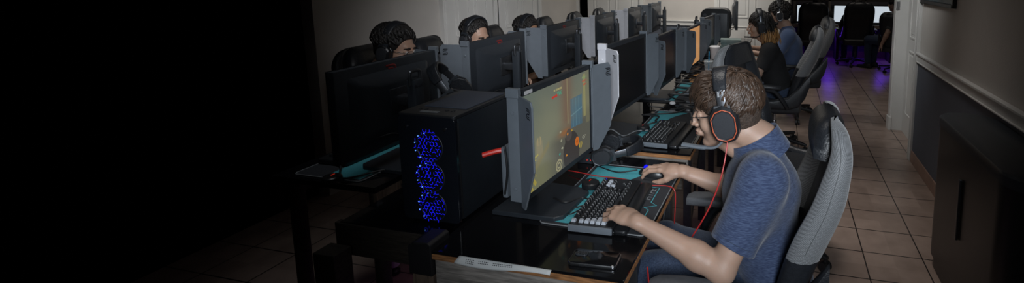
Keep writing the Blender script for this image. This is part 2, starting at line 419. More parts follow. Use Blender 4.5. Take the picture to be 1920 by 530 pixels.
# ------------------------------------------------------------------ signed-distance sculpting
def smin(a, b, k):
    h = np.clip(0.5 + 0.5 * (b - a) / k, 0, 1)
    return b * (1 - h) + a * h - k * h * (1 - h)
class Clay:
    def __init__(s, h): s.h = h; s.pr = []; s.warp = None; s.cuts = []
    def seg(s, a, b, ra, rb=None, k=0.01):
        a = np.array(a, float); b = np.array(b, float); rb = ra if rb is None else rb; r = max(ra, rb)
        def f(X, Y, Z):
            d = b - a; L = max(d @ d, 1e-12)
            t = np.clip(((X - a[0]) * d[0] + (Y - a[1]) * d[1] + (Z - a[2]) * d[2]) / L, 0, 1)
            return np.sqrt((X - a[0] - t * d[0]) ** 2 + (Y - a[1] - t * d[1]) ** 2 + (Z - a[2] - t * d[2]) ** 2) - (ra + (rb - ra) * t)
        s.pr.append((f, np.minimum(a, b) - r, np.maximum(a, b) + r, k, 0)); return s
    def chain(s, pts, rs, k=0.01):
        for i in range(len(pts) - 1): s.seg(pts[i], pts[i + 1], rs[i], rs[i + 1], k)
        return s
    def eseg(s, a, b, L, wa, wb, da, db, k=0.02):
        """tapered limb with an elliptic section: half width w along L, half depth d across"""
        a = np.array(a, float); b = np.array(b, float); L = np.array(L, float); L = L / np.linalg.norm(L)
        r = max(wa, wb, da, db)
        def f(X, Y, Z):
            d = b - a; q = max(d @ d, 1e-12)
            t = np.clip(((X - a[0]) * d[0] + (Y - a[1]) * d[1] + (Z - a[2]) * d[2]) / q, 0, 1)
            ox = X - a[0] - t * d[0]; oy = Y - a[1] - t * d[1]; oz = Z - a[2] - t * d[2]
            al = ox * L[0] + oy * L[1] + oz * L[2]
            tot = ox * ox + oy * oy + oz * oz
            be2 = np.maximum(tot - al * al, 0)
            w_ = wa + (wb - wa) * t; dd = da + (db - da) * t
            rr = np.sqrt((al / w_) ** 2 + be2 / (dd * dd)) + 1e-6
            return (rr - 1) * np.maximum(np.sqrt(tot) / rr, np.minimum(w_, dd) * 0.5)
        s.pr.append((f, np.minimum(a, b) - r, np.maximum(a, b) + r, k, 0)); return s
    def ell(s, c, radii, M=None, k=0.01, sub=False):
        c = np.array(c, float); rd = np.array(radii, float); Mn = np.array(M, float) if M is not None else np.eye(3)
        ext = np.sqrt(((Mn * rd) ** 2).sum(axis=1))
        def f(X, Y, Z):
            x = X - c[0]; y = Y - c[1]; z = Z - c[2]
            u = (x * Mn[0, 0] + y * Mn[1, 0] + z * Mn[2, 0]); v = (x * Mn[0, 1] + y * Mn[1, 1] + z * Mn[2, 1]); w_ = (x * Mn[0, 2] + y * Mn[1, 2] + z * Mn[2, 2])
            rr = np.sqrt((u / rd[0]) ** 2 + (v / rd[1]) ** 2 + (w_ / rd[2]) ** 2) + 1e-6
            return (rr - 1) * np.maximum(np.sqrt(u * u + v * v + w_ * w_) / rr, rd.min() * 0.6)
        s.pr.append((f, c - ext, c + ext, k, 1 if sub else 0)); return s
    def mesh(s, name, material, parent=None):
        h = s.h
        lo = np.min([p[1] for p in s.pr if not p[4]], axis=0) - 4 * h - 0.01
        hi = np.max([p[2] for p in s.pr if not p[4]], axis=0) + 4 * h + 0.01
        dim = np.ceil((hi - lo) / h).astype(int) + 1
        V = np.full(dim, 0.5, np.float32)
        ax = [lo[i] + h * np.arange(dim[i]) for i in range(3)]
        for f, l, u, k, sub in s.pr:
            m_ = 1.5 * k + 3 * h + 0.004
            i0 = np.clip(((l - m_ - lo) / h).astype(int), 0, dim); i1 = np.clip(np.ceil((u + m_ - lo) / h).astype(int) + 1, 0, dim)
            if (i1 <= i0).any(): continue
            sl = tuple(slice(a, b) for a, b in zip(i0, i1))
            X = ax[0][sl[0]].astype(np.float32)[:, None, None]; Y = ax[1][sl[1]].astype(np.float32)[None, :, None]; Z = ax[2][sl[2]].astype(np.float32)[None, None, :]
            d = f(X, Y, Z)
            V[sl] = -smin(-V[sl], d, k) if sub else smin(V[sl], d, k)
        for c in s.cuts:   # half spaces: keep where (p-o).n < 0
            o, n_ = np.array(c[0], float), np.array(c[1], float)
            d = ((ax[0][:, None, None] - o[0]) * n_[0] + (ax[1][None, :, None] - o[1]) * n_[1] + (ax[2][None, None, :] - o[2]) * n_[2]).astype(np.float32)
            if len(c) > 2:
                cc, rr = np.array(c[2], float), c[3]
                q = np.sqrt((ax[0][:, None, None] - cc[0]) ** 2 + (ax[1][None, :, None] - cc[1]) ** 2 + (ax[2][None, None, :] - cc[2]) ** 2) - rr
                d = np.where(q < 0, d, -1).astype(np.float32)
            V = np.maximum(V, d)
        if s.warp is not None:
            V = V + s.warp(ax[0][:, None, None], ax[1][None, :, None], ax[2][None, None, :]).astype(np.float32)
        ins = V < 0
        c8 = [ins[i:dim[0] - 1 + i, j:dim[1] - 1 + j, k:dim[2] - 1 + k] for i in (0, 1) for j in (0, 1) for k in (0, 1)]
        anyi = np.logical_or.reduce(c8); alli = np.logical_and.reduce(c8)
        act = np.argwhere(anyi & ~alli)
        idx = np.full(anyi.shape, -1, np.int32); idx[act[:, 0], act[:, 1], act[:, 2]] = np.arange(len(act))
        offs = np.array([(i, j, k) for i in (0, 1) for j in (0, 1) for k in (0, 1)])
        vals = np.stack([V[act[:, 0] + o[0], act[:, 1] + o[1], act[:, 2] + o[2]] for o in offs], 1)
        acc = np.zeros((len(act), 3)); cnt = np.zeros(len(act))
        for a in range(8):
            for b in range(a + 1, 8):
                if np.abs(offs[a] - offs[b]).sum() != 1: continue
                va, vb = vals[:, a], vals[:, b]; m_ = (va < 0) != (vb < 0)
                t = np.where(m_, va / np.where(m_, va - vb, 1), 0)
                p = offs[a] + t[:, None] * (offs[b] - offs[a])
                acc[m_] += p[m_]; cnt[m_] += 1
        pos = (act + acc / cnt[:, None]) * h + lo
        quads = []
        for axn in range(3):
            b_, c_ = [q for q in range(3) if q != axn]
            s0 = [slice(None)] * 3; s1 = [slice(None)] * 3; s0[axn] = slice(0, -1); s1[axn] = slice(1, None)
            A = ins[tuple(s0)]; B = ins[tuple(s1)]
            e = np.argwhere(A != B)
            e = e[(e[:, b_] > 0) & (e[:, c_] > 0) & (e[:, b_] < dim[b_] - 1) & (e[:, c_] < dim[c_] - 1)]
            sg = A[e[:, 0], e[:, 1], e[:, 2]]
            q = []
            for (db, dc) in ((-1, -1), (0, -1), (0, 0), (-1, 0)):
                t = e.copy(); t[:, b_] += db; t[:, c_] += dc
                q.append(idx[t[:, 0], t[:, 1], t[:, 2]])
            q = np.stack(q, 1)
            flip = sg if axn != 1 else ~sg
            q[~flip] = q[~flip][:, ::-1]
            quads.append(q)
        Q = np.concatenate(quads); Q = Q[(Q >= 0).all(1)]
        me = bpy.data.meshes.new(name)
        me.vertices.add(len(pos)); me.vertices.foreach_set('co', pos.astype(np.float32).ravel())
        me.loops.add(len(Q) * 4); me.loops.foreach_set('vertex_index', Q.astype(np.int32).ravel())
        me.polygons.add(len(Q)); me.polygons.foreach_set('loop_start', np.arange(0, len(Q) * 4, 4, dtype=np.int32))
        me.polygons.foreach_set('use_smooth', np.ones(len(Q), bool))
        me.update(calc_edges=True); me.validate()
        me.materials.append(material)
        o = bpy.data.objects.new(name, me); COL.objects.link(o)
        if parent: attach(o, parent)
        sm = o.modifiers.new('smooth', 'SMOOTH'); sm.factor = 0.5; sm.iterations = 2
        return o

# ------------------------------------------------------------------ the room
def slab(name, x0, x1, y0, y1, z0, z1, m, kind='structure', bevel=0):
    o = MB().box(((x0 + x1) / 2, (y0 + y1) / 2, (z0 + z1) / 2), (x1 - x0, y1 - y0, z1 - z0)).build(name, m, smooth=False, bevel=bevel)
    return tag(o, kind=kind)
WY = 7.1       # wall behind the desks
BY = 10.0      # far wall of the back room
slab('floor', -3.3, 3.2, 0.4, BY + 0.1, -0.06, 0, MT['floor'])
slab('ceiling', -3.3, 3.2, 0.4, BY + 0.1, 2.8, 2.86, MT['ceil'])
slab('wall_left', -3.3, -3.2, 2.67, WY, 0, 2.8, MT['wall'])
def wall_y(name, x0, x1, y, th=0.1):
    o = slab(name, x0, x1, y, y + th, 0, 2.8, MT['wall']); return o
bw = wall_y('wall_back', -2.12, 0.10, WY)
tag(MB().box(((-2.12 - 0.95) / 2, WY - 0.006, 0.43), (1.17, 0.012, 0.86)).build('wall_back_lower', MT['wall_low'], smooth=False), kind='structure')
m = MB(); m.box((-1.535, WY - 0.014, 0.892), (1.17, 0.028, 0.07)); m.box((-1.535, WY - 0.022, 0.93), (1.17, 0.044, 0.016))
tag(m.build('trim_1', MT['trim'], smooth=False, bevel=0.003), kind='structure')
slab('wall_corridor', -3.3, -2.9, WY + 1.1, WY + 1.2, 0, 2.8, MT['darkroom'])
slab('trim_2', -3.3, -2.9, WY + 1.05, WY + 1.1, 0.84, 0.88, MT['darkwood'])
slab('wall_right', 1.13, 1.28, 0.4, 4.40, 0, 2.8, MT['wall'])
slab('wall_right_end', 1.13, 1.28, 5.30, 5.36, 0, 2.8, MT['wall'])
tag(MB().box((1.124, 2.4, 0.44), (0.012, 4.0, 0.88)).build('wall_right_lower', MT['wall_low'], smooth=False), kind='structure')
m = MB(); m.box((1.118, 2.4, 0.915), (0.024, 4.0, 0.06)); m.box((1.112, 2.4, 0.95), (0.036, 4.0, 0.016)); m.box((1.114, 2.4, 0.882), (0.032, 4.0, 0.01))
tag(m.build('trim_3', MT['trim'], smooth=False, bevel=0.003), kind='structure')
tag(MB().box((1.119, 2.4, 0.05), (0.022, 4.0, 0.10)).build('baseboard_right', MT['skirt'], smooth=False, bevel=0.002), kind='structure')
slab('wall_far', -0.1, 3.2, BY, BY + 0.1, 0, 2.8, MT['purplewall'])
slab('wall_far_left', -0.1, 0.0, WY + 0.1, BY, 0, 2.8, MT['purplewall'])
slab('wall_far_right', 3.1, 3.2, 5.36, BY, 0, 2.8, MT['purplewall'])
slab('wall_far_front', 1.28, 3.2, 5.30, 5.36, 0, 2.8, MT['purplewall'])
slab('baseboard_far', 0.0, 3.1, BY - 0.015, BY, 0, 0.12, MT['skirt'])

def six_panel_door(name, w, h=2.05, knob=None, frame=True, open_frame=None):
    """door leaf in local XZ, face towards -Y, hinge at x=0"""
    root = empty(name, (0, 0, 0)); tag(root, kind='structure')
    MB().box((w / 2, 0.0, h / 2), (w, 0.035, h)).build('door_leaf', MT['trim'], root, False, 0.002)
    pw = (w - 0.12 * 2 - 0.10) / 2
    for (z0, z1) in ((0.22, 0.86), (1.0, 1.56), (1.66, 1.9)):
        for cx in (0.12 + pw / 2, w - 0.12 - pw / 2):
            q = MB(); zc = (z0 + z1) / 2; hh = z1 - z0
            for (a, b, c, d) in ((cx, z0, pw, 0.018), (cx, z1, pw, 0.018)):
                q.box((a, -0.02, b), (c, 0.012, d))
            for sx in (-1, 1): q.box((cx + sx * pw / 2, -0.02, zc), (0.018, 0.012, hh))
            q.box((cx, -0.0185, zc), (pw - 0.07, 0.008, hh - 0.07))
            q.build('door_panel', MT['trim'], root, False, 0.003)
    if knob is not None:
        q = MB(); q.lathe([(0.028, 0), (0.028, 0.006), (0.010, 0.008), (0.010, 0.035), (0.024, 0.042), (0.028, 0.055), (0.022, 0.068), (0, 0.072)], (knob, -0.017, 0.95), 18, (0, -1, 0))
        q.build('door_knob', MT['brass'], root)
    if frame:
        q = MB()
        for x in (-0.045, w + 0.045):
            q.box((x, -0.01, h / 2 + 0.03), (0.08, 0.06, h + 0.06)); q.box((x, -0.035, h / 2 + 0.03), (0.03, 0.02, h + 0.06))
        q.box((w / 2, -0.01, h + 0.05), (w + 0.17, 0.06, 0.09))
        q.build('door_frame', MT['trim'], root, False, 0.004)
    return root
d = six_panel_door('door_1', 0.74, knob=0.67); d.location = (-3.19, 4.02, 0); d.rotation_euler = (0, 0, R(90)); d.scale.x = 1
d = six_panel_door('door_2', 0.86, knob=None); d.location = (-3.19, 4.90, 0); d.rotation_euler = (0, 0, R(90))
d = six_panel_door('door_3', 0.86, knob=0.06, frame=False); d.location = (-3.02, WY - 0.0, 0)
m = MB(); m.box((-3.19, WY - 0.02, 1.05), (0.05, 0.06, 2.1)); m.box((-2.13, WY - 0.02, 1.05), (0.06, 0.06, 2.1)); m.box((-2.66, WY - 0.02, 2.12), (1.12, 0.06, 0.09))
tag(m.build('trim_4', MT['trim'], smooth=False, bevel=0.004), kind='structure')
slab('wall_back_over', -3.3, -2.12, WY, WY + 0.1, 2.12, 2.8, MT['wall'])
d = six_panel_door('door_4', 0.92, knob=None); d.location = (-0.92, WY - 0.02, 0)
# doorway in the right wall, its leaf set back in the reveal
d = six_panel_door('door_5', 0.84, knob=None, frame=False); d.location = (1.245, 5.28, 0); d.rotation_euler = (0, 0, R(-90))
slab('wall_right_over', 1.13, 1.28, 4.40, 5.30, 2.1, 2.8, MT['wall'])
m = MB(); m.box((1.185, 5.31, 1.05), (0.13, 0.05, 2.1)); m.box((1.115, 5.335, 1.05), (0.02, 0.09, 2.1)); m.box((1.113, 4.43, 1.06), (0.026, 0.07, 2.12)); m.box((1.105, 4.455, 1.06), (0.02, 0.02, 2.12)); m.box((1.113, 4.87, 2.13), (0.026, 0.95, 0.08))
m.box((1.11, 5.33, 0.07), (0.03, 0.11, 0.14))
tag(m.build('trim_5', MT['trim'], smooth=False, bevel=0.003), kind='structure')
q = MB(); q.box((1.125, 5.286, 1.30), (0.03, 0.01, 0.09)); q.cyl((1.115, 5.28, 1.26), (1.115, 5.28, 1.34), 0.008)
tag(q.build('trim_6', MT['metal']), kind='structure')

# framed picture on the right wall
t = world_thing('wall_picture', (1.118, 4.0, 1.38), 'black-framed dark picture hung high on the right wall, only its lower edge in view', 'picture')
q = MB(); q.box((1.115, 4.0, 1.393), (0.026, 0.80, 0.026)); q.box((1.115, 4.0, 1.997), (0.026, 0.80, 0.026))
q.box((1.115, 3.613, 1.695), (0.026, 0.026, 0.63)); q.box((1.115, 4.387, 1.695), (0.026, 0.026, 0.63))
q.build('picture_frame', MT['casing2'], t, False, 0.003)
MB().box((1.122, 4.0, 1.695), (0.01, 0.76, 0.59)).build('picture_print', mat('dark_blue_print', (0.05, 0.075, 0.09), 0.25, 0, 5, 0.7), t, False)

# dark rounded cabinet against the right wall
t = world_thing('storage_cabinet', (0.98, 2.45, 0), 'low black round-cornered cabinet against the right wall, in deep shade', 'cabinet')
fp = [(x, y) for x, y in rounded_rect(0.27, 0.95, 0.12, 6)]
q = MB(); q.loft([[Vector((0.975 + x * k, 2.42 + y * k, z)) for x, y in fp] for z, k in ((0.0, 0.94), (0.06, 0.94), (0.062, 1.0), (0.80, 1.0))])
q.build('body', MT['casing2'], t)
q = MB(); q.loft([[Vector((0.975 + x * k, 2.42 + y * k, z)) for x, y in fp] for z, k in ((0.80, 1.03), (0.84, 1.03), (0.85, 0.99))])
q.build('cabinet_top', MT['casing'], t)
q = MB(); q.box((0.832, 2.42, 0.5), (0.012, 0.02, 0.3)); q.build('handle', MT['darkmetal'], t, True, 0.003)

# ------------------------------------------------------------------ desks
def leg_box(name, x, y, z1, s, m, root):
    return MB().box((x, y, z1 / 2), (s, s, z1)).build(name, m, root, False, 0.003)
def right_desk(y0, y1, label, first=False):
    x0, x1 = -1.07, -0.42
    t = world_thing('gaming_desk', ((x0 + x1) / 2, (y0 + y1) / 2, 0), label, 'desk', 'desks of the right-hand row')
    xc, yc = (x0 + x1) / 2, (y0 + y1) / 2
    MB().box((xc, yc, 0.736), (x1 - x0, y1 - y0, 0.010), chamfer=0.002).build('desk_surface', MT['gloss'], t, False)
    MB().box((xc, yc, 0.722), (x1 - x0 + 0.002, y1 - y0 + 0.002, 0.018)).build('plywood_core', MT['ply'], t, False)
    a = MB().box((xc + 0.0, y0 + 0.02, 0.667), (x1 - x0 - 0.03, 0.022, 0.092)).build('front_apron', MT['wood'], t, False, 0.002)
    MB().box((xc, y1 - 0.02, 0.667), (x1 - x0 - 0.03, 0.022, 0.092)).build('rear_apron', MT['darkwood'], t, False, 0.002)
    MB().box((x0 + 0.03, yc, 0.667), (0.022, y1 - y0 - 0.08, 0.092)).build('side_rail', MT['darkwood'], t, False, 0.002)
    for (x, y) in ((x0 + 0.05, y0 + 0.06), (x1 - 0.07, y0 + 0.30), (x0 + 0.05, y1 - 0.06), (x1 - 0.07, y1 - 0.10)):
        MB().box((x, y, 0.355), (0.045, 0.045, 0.71)).build('leg', MT['darkmetal'], t, False, 0.004)
    q = MB(); q.tube([(x1 - 0.07, y0 + 0.30, 0.10), (x1 - 0.07, y1 - 0.10, 0.60)], 0.008, 8)
    q.build('cross_brace', MT['darkmetal'], t)
    return t
DY = [(1.20, 2.10), (2.20, 3.08), (3.10, 4.0), (4.02, 4.92), (4.94, 5.84), (5.86, 6.7)]
DL = ['black lacquered desk nearest the camera with raw plywood edge and grey wood apron',
      'black desk just behind the nearest right-hand desk, its keyboard unused',
      'black desk third from the camera in the right-hand row, partly hidden by the brown-haired player',
      'black desk in the right-hand row holding the clear cup with blue straw',
      'black desk the woman in black leans over',
      'farthest desk of the right-hand row, holding the upright dark computer case']
for (a, b), l in zip(DY, DL): right_desk(a, b, l)

def left_desk(y0, y1, label):
    x0, x1, z = -2.06, -1.54, 0.775
    t = world_thing('gaming_desk', ((x0 + x1) / 2, (y0 + y1) / 2, 0), label, 'desk', 'desks of the left-hand row')
    xc, yc = (x0 + x1) / 2, (y0 + y1) / 2
    MB().box((xc, yc, z - 0.012), (x1 - x0, y1 - y0, 0.024), chamfer=0.002).build('desk_surface', MT['gloss'], t, False)
    MB().box((x1 - 0.012, yc, z - 0.07), (0.022, y1 - y0 - 0.02, 0.09)).build('rear_apron', MT['post'], t, False, 0.002)
    MB().box((x0 + 0.012, yc, z - 0.07), (0.022, y1 - y0 - 0.02, 0.09)).build('front_apron', MT['darkwood'], t, False, 0.002)
    for (x, y) in ((x0 + 0.05, y0 + 0.06), (x1 - 0.05, y0 + 0.06), (x0 + 0.05, y1 - 0.06), (x1 - 0.05, y1 - 0.06)):
        lg = MB().lathe([(0.03, 0.05), (0.03, z - 0.03)], (x, y, 0), 18).build('leg', MT['white'] if x < xc and y > yc else MT['darkwood'], t)
        MB().lathe([(0.018, 0.0), (0.03, 0.006), (0.03, 0.022), (0.02, 0.03), (0.02, 0.052)], (x, y, 0), 18).build('leg_foot', MT['black'], lg)
    return t
LY = [(1.47, 2.06), (2.08, 2.98), (3.0, 3.9), (3.92, 4.82), (4.84, 5.74), (5.76, 6.6)]
LL = ['dark desk at the near end of the left-hand row, deep in shade',
      'desk in the left-hand row in front of the man looking down with a black headset',
      'third desk of the left-hand row, before the man seen only from the eyes up',
      'desk fourth from the camera in the left-hand row, hidden behind monitor backs',
      'desk fifth from the camera in the left-hand row, hidden behind monitor backs',
      'farthest desk of the left-hand row, by the panelled door']
for (a, b), l in zip(LY, LL): left_desk(a, b, l)

# low bridging bench with the computer case on it
t = world_thing('wooden_bench', (-1.32, 1.7, 0), 'dark stained plank bench between the desk rows carrying the case with blue lights', 'bench')
MB().box((-1.305, 1.68, 0.722), (0.42, 0.78, 0.024), chamfer=0.003).build('bench_top', MT['gloss'], t, False)
MB().box((-1.335, 1.30, 0.672), (0.40, 0.026, 0.118)).build('front_plank', MT['darkwood'], t, False, 0.003)
MB().box((-1.335, 2.05, 0.672), (0.40, 0.026, 0.118)).build('rear_plank', MT['darkwood'], t, False, 0.003)
for (x, y) in ((-1.49, 2.0), (-1.15, 2.0)): MB().box((x, y, 0.335), (0.05, 0.05, 0.67)).build('leg', MT['darkwood'], t, False, 0.003)
t = world_thing('wooden_post', (-1.098, 1.25, 0), 'rough wooden post with black-painted top at the near desk corner', 'post')
MB().box((-1.098, 1.24, 0.33), (0.078, 0.08, 0.66)).build('bare_post', MT['post'], t, False, 0.003)
MB().prism([(-0.045, 0), (0.041, 0), (0.041, 0.105), (0.03, 0.112), (-0.02, 0.108), (-0.045, 0.095)], (-1.098, 1.24, 0.655), (1, 0, 0), (0, 0, 1), 0.09).build('painted_cap', MT['black'], t, False, 0.003)
o = MB().box((-1.50, 1.24, 0.33), (0.09, 0.07, 0.66)).build('wooden_post', MT['darkwood'], smooth=False, bevel=0.003)
tag(o, 'square dark wooden post at the far left, under the shaded near desk', 'post')

# desk mats
def desk_mat(x0, x1, y0, y1, z, label, split=0.5, jag=True, group=None, logo=False, flip=1):
    t = world_thing('desk_mat', ((x0 + x1) / 2, (y0 + y1) / 2, z), label, 'mat', group)
    w, l = x1 - x0, y1 - y0
    rr = rounded_rect(w, l, 0.02)
    q = MB(); q.prism(rr, ((x0 + x1) / 2, (y0 + y1) / 2, z + 0.0015), (1, 0, 0), (0, 1, 0), 0.003)
    base = q.build('mat_base', MT['padblack'], t, False)
    q = MB(); pts = [((x0 + x1) / 2 + a, (y0 + y1) / 2 + b, z + 0.003) for a, b in rr]
    q.tube(pts + [pts[0]], 0.0022, 6, False); q.build('stitched_edge', MT['padedge'], t)
    # teal field, torn diagonally towards the dark half
    e = 0.018; xs = x0 + w * split if flip > 0 else x1 - w * split
    edge = []
    n = 14
    for i in range(n + 1):
        f = i / n; y = y0 + e + (l - 2 * e) * f
        edge.append((xs + (0.045 * (f ** 3) * 3 * flip if jag else 0) + (random.uniform(-0.006, 0.006) if f > 0.5 else 0), y))
    ex = x0 + e if flip > 0 else x1 - e
    poly = [(ex, y0 + e)] + edge + [(ex, y1 - e)]
    q = MB(); q.prism(poly, (0, 0, z + 0.0036), (1, 0, 0), (0, 1, 0), 0.0008); q.build('teal_field', MT['teal'], t, False)
    if logo:
        q = MB(); L = lambda pts, r=0.0016: q.tube([(a, b, z + 0.0042) for a, b in pts], r, 5, flat=0.3)
        L([(x1 - 0.040, 1.50), (x1 - 0.038, 1.61), (x1 - 0.060, 1.625), (x1 - 0.018, 1.65), (x1 - 0.045, 1.67), (x1 - 0.045, 1.80), (x1 - 0.10, 1.80)], 0.002)
        q.build('teal_emblem_line', MT['teal'], t)
        text_mesh('mat_lettering', 'HYPE', 0.042, MT['padedge'], t, (x1 - 0.066 - WORLDT[t.name].x, 1.735 - WORLDT[t.name].y, 0.0046), (0, 1, 0), (-1, 0, 0))
    return t
desk_mat(-0.815, -0.425, 1.435, 1.985, 0.741, 'teal and black gaming mat on the nearest desk, under the player\'s hands', 0.38, logo=True)
desk_mat(-0.775, -0.44, 2.28, 2.90, 0.741, 'teal and black gaming mat on the second right-hand desk, under the unused keyboard', 0.2)
desk_mat(-0.80, -0.45, 3.15, 3.75, 0.741, 'teal-edged mat on the third right-hand desk, seen above the player\'s hair', 0.22)
desk_mat(-0.80, -0.45, 5.05, 5.70, 0.741, 'mat on the desk under the woman\'s keyboard', 0.2)
desk_mat(-1.98, -1.64, 1.50, 2.0, 0.775, 'teal mat on the shaded near-left desk', 0.55, flip=-1)

# ------------------------------------------------------------------ monitors
MT['darkred'] = mat('dull_red_print', (0.22, 0.02, 0.02), 0.5, 0, 20, 0.08)
def logo_strip(q, c, ux, uy, s, r=0.0032, n=None):
    c = Vector(c); ux = Vector(ux); uy = Vector(uy)
    st = [(-0.9, 0.95), (0.35, 0.95), (0.62, 0.85), (0.72, 0.6), (0.72, 0.35), (0.6, 0.1), (0.3, 0.0), (-0.25, 0.0), (-0.35, -0.12)]
    for sg in (1, -1):
        pts = [c + ux * (a * s * sg) + uy * ((b) * s * sg + sg * 0.0) for a, b in st]
        q.tube(pts, r, 6, flat=0.35, up=ux.cross(uy))
    in_ = [(-0.55, 0.55), (0.2, 0.55), (0.3, 0.35)]
    for sg in (1, -1):
        q.tube([c + ux * (a * s * sg) + uy * (b * s * sg) for a, b in in_], r, 6, flat=0.35, up=ux.cross(uy))

def game_screen(name, parent, w, h, mode):
    """front glass of the monitor; mode: game, off, orange, pale"""
    if mode != 'game':
        m_ = {'off': MT['panel'], 'orange': MT['screen_orange'], 'pale': MT['screen_white']}[mode]
        return MB().box((0.0105, 0, 0), (0.003, w, h)).build(name, m_, parent, False)
    nx, ny = 240, 136
    U, V = np.meshgrid((np.arange(nx) + .5) / nx, (np.arange(ny) + .5) / ny)      # u: left to right for the player, v: bottom to top
    rgb = np.zeros((ny, nx, 3))
    def blend(mask, c):
        mk = np.clip(mask, 0, 1)[..., None]; rgb[:] = rgb * (1 - mk) + np.array(c) * mk
    sm = lambda x, a, b: np.clip((x - a) / (b - a), 0, 1) ** 2 * (3 - 2 * np.clip((x - a) / (b - a), 0, 1))
    wob = 0.03 * np.sin(U * 19 + 2 * np.sin(V * 7)) + 0.02 * np.sin(V * 31 + U * 11)
    rgb[:] = (0.26, 0.27, 0.20)
    blend(sm(V + wob, 0.55, 1.05), (0.20, 0.22, 0.18))
    blend(sm(U, 0.30, 0.0) * sm(V, 0.2, 0.9) * 0.6, (0.17, 0.21, 0.19))
    blend(sm(0.42 - V - 0.55 * U + wob, 0.0, 0.15), (0.23, 0.235, 0.15))             # verge
    blend(sm(0.52 - V + (U - 0.5) * 0.25 + wob * 0.6, 0, 0.2) * sm(U, 0.2, 0.5), (0.15, 0.15, 0.125))  # road
    blend(np.exp(-((U - 0.60) / 0.10) ** 2) * sm(V, 0.35, 0.55) * 0.85, (0.24, 0.16, 0.115))   # rust haze
    blend(((U > 0.605) & (U < 0.622)) * (V > 0.48) * 0.6, (0.36, 0.33, 0.20))
    blend(np.exp(-((U - 0.56) / 0.09) ** 2 - ((V - 0.40) / 0.04) ** 2) * 0.9, (0.36, 0.17, 0.07))
    blend(((U > 0.66) & (U < 0.86) & (V > 0.38 + 0.1 * (0.86 - U)) & (V < 0.74)) * (0.75 + wob * 3), (0.10, 0.20, 0.27))
    for k in (0.70, 0.75, 0.80): blend((np.abs(U - k) < 0.004) * (V > 0.4) * (V < 0.73) * 0.8, (0.17, 0.29, 0.33))
    blend((np.abs(V - 0.55 - (U - .7) * .2) < 0.006) * (U > 0.66) * (U < 0.86), (0.20, 0.32, 0.35))
    blend(((U > 0.885) & (U < 0.925) & (V > 0.45) & (V < 0.97)) * 0.85, (0.36, 0.34, 0.17))
    blend(((U > 0.925) & (V > 0.35)) * 0.6, (0.25, 0.24, 0.15))
    blend((np.hypot((U - 0.19) / 0.7, V - 0.44 - 0.03) < 0.05) * (np.sin(U * 160) > -0.2), (0.40, 0.35, 0.22))      # ruined tower
    blend(((U > 0.15) & (U < 0.235) & (V > 0.28) & (V < 0.47)) * (0.6 + wob * 6), (0.38, 0.33, 0.22))
    blend(sm(0.16 - np.abs(V - 0.1 - U * 0.9) * 1.3, 0.08, 0.16) * (U < 0.32) * 0.8, (0.30, 0.27, 0.15))
    blend((np.hypot((U - 0.06) * 1.2, V - 0.10) < 0.10) * (np.sin(U * 90 + V * 50) > 0), (0.42, 0.36, 0.10))
    gun = (np.hypot((U - 0.66) / 0.9, (V - 0.12) / 1.6) < 0.15) | ((U > 0.56) & (U < 0.68) & (V < 0.33))
    blend(gun * 1.0, (0.075, 0.068, 0.065))                                            # held gadget
    blend((np.hypot((U - 0.62), (V - 0.34) * .7) < 0.05) * 0.9, (0.13, 0.11, 0.10))
    blend((np.hypot((U - 0.755) * 1.6, V - 0.20) < 0.055), (0.62, 0.20, 0.04))
    blend((np.hypot((U - 0.755) * 1.6, V - 0.20) < 0.02), (0.45, 0.12, 0.02))
    blend((np.hypot((U - 0.82) * 1.2, V - 0.13) < 0.04) * (np.sin(U * 200) > -0.3), (0.52, 0.42, 0.09))
    blend((np.hypot((U - 0.88), (V - 0.20) * 1.6) < 0.035) * (np.sin(U * 220 + V * 100) > 0.1), (0.42, 0.42, 0.34))
    for (x, y, c) in ((0.60, 0.36, (0.6, 0.25, 0.05)), (0.67, 0.37, (0.5, 0.35, 0.05)), (0.575, 0.12, (0.65, 0.30, 0.05)), (0.47, 0.19, (0.1, 0.35, 0.3)), (0.49, 0.43, (0.4, 0.4, 0.3)), (0.50, 0.33, (0.4, 0.4, 0.3)), (0.51, 0.24, (0.45, 0.45, 0.35))):
        blend((np.hypot(U - x, V - y) < 0.013), c)
    for r_ in (0.020, 0.042): blend(np.abs(np.hypot(U - 0.455, (V - 0.07) * 0.7) - r_) < 0.006, (0.42, 0.40, 0.26))   # dial
    blend(((U > 0.41) & (U < 0.53) & (np.abs(V - 0.925) < 0.011)) * (np.sin(U * 330) > -0.6), (0.50, 0.45, 0.22))     # text rows
    blend(((U > 0.38) & (U < 0.46) & (np.abs(V - 0.855 - (U - .4) * .1) < 0.013)), (0.60, 0.07, 0.05))
    blend(((U > 0.46) & (U < 0.53) & (np.abs(V - 0.875) < 0.020)) * (np.sin(U * 280 + V * 90) > 0), (0.10, 0.42, 0.28))
    for i in range(3):
        blend(((U > 0.86 + 0.01 * i) & (U < 0.95) & (np.abs(V - 0.93 + 0.045 * i) < 0.012)) * (np.sin(U * 260 + i) > -0.1), (0.55, 0.12, 0.08) if i else (0.30, 0.42, 0.20))
    for i in range(3):
        blend(((U > 0.04) & (U < 0.17 - 0.03 * i) & (np.abs(V - 0.30 + 0.03 * i - U * 0.25) < 0.009)), (0.50, 0.45, 0.15))
    rgb[:] = np.clip(rgb, 0, 1) ** 1.2 * 1.3
    vs = []; fs = []
    for j in range(ny + 1):
        for i in range(nx + 1): vs.append((0.0122, (i / nx - 0.5) * w, (j / ny - 0.5) * h))
    for j in range(ny):
        for i in range(nx):
            a = j * (nx + 1) + i; fs.append((a, a + 1, a + nx + 2, a + nx + 1))
    me = bpy.data.meshes.new(name); me.from_pydata(vs, [], fs)
    ca = me.color_attributes.new('picture', 'FLOAT_COLOR', 'CORNER')
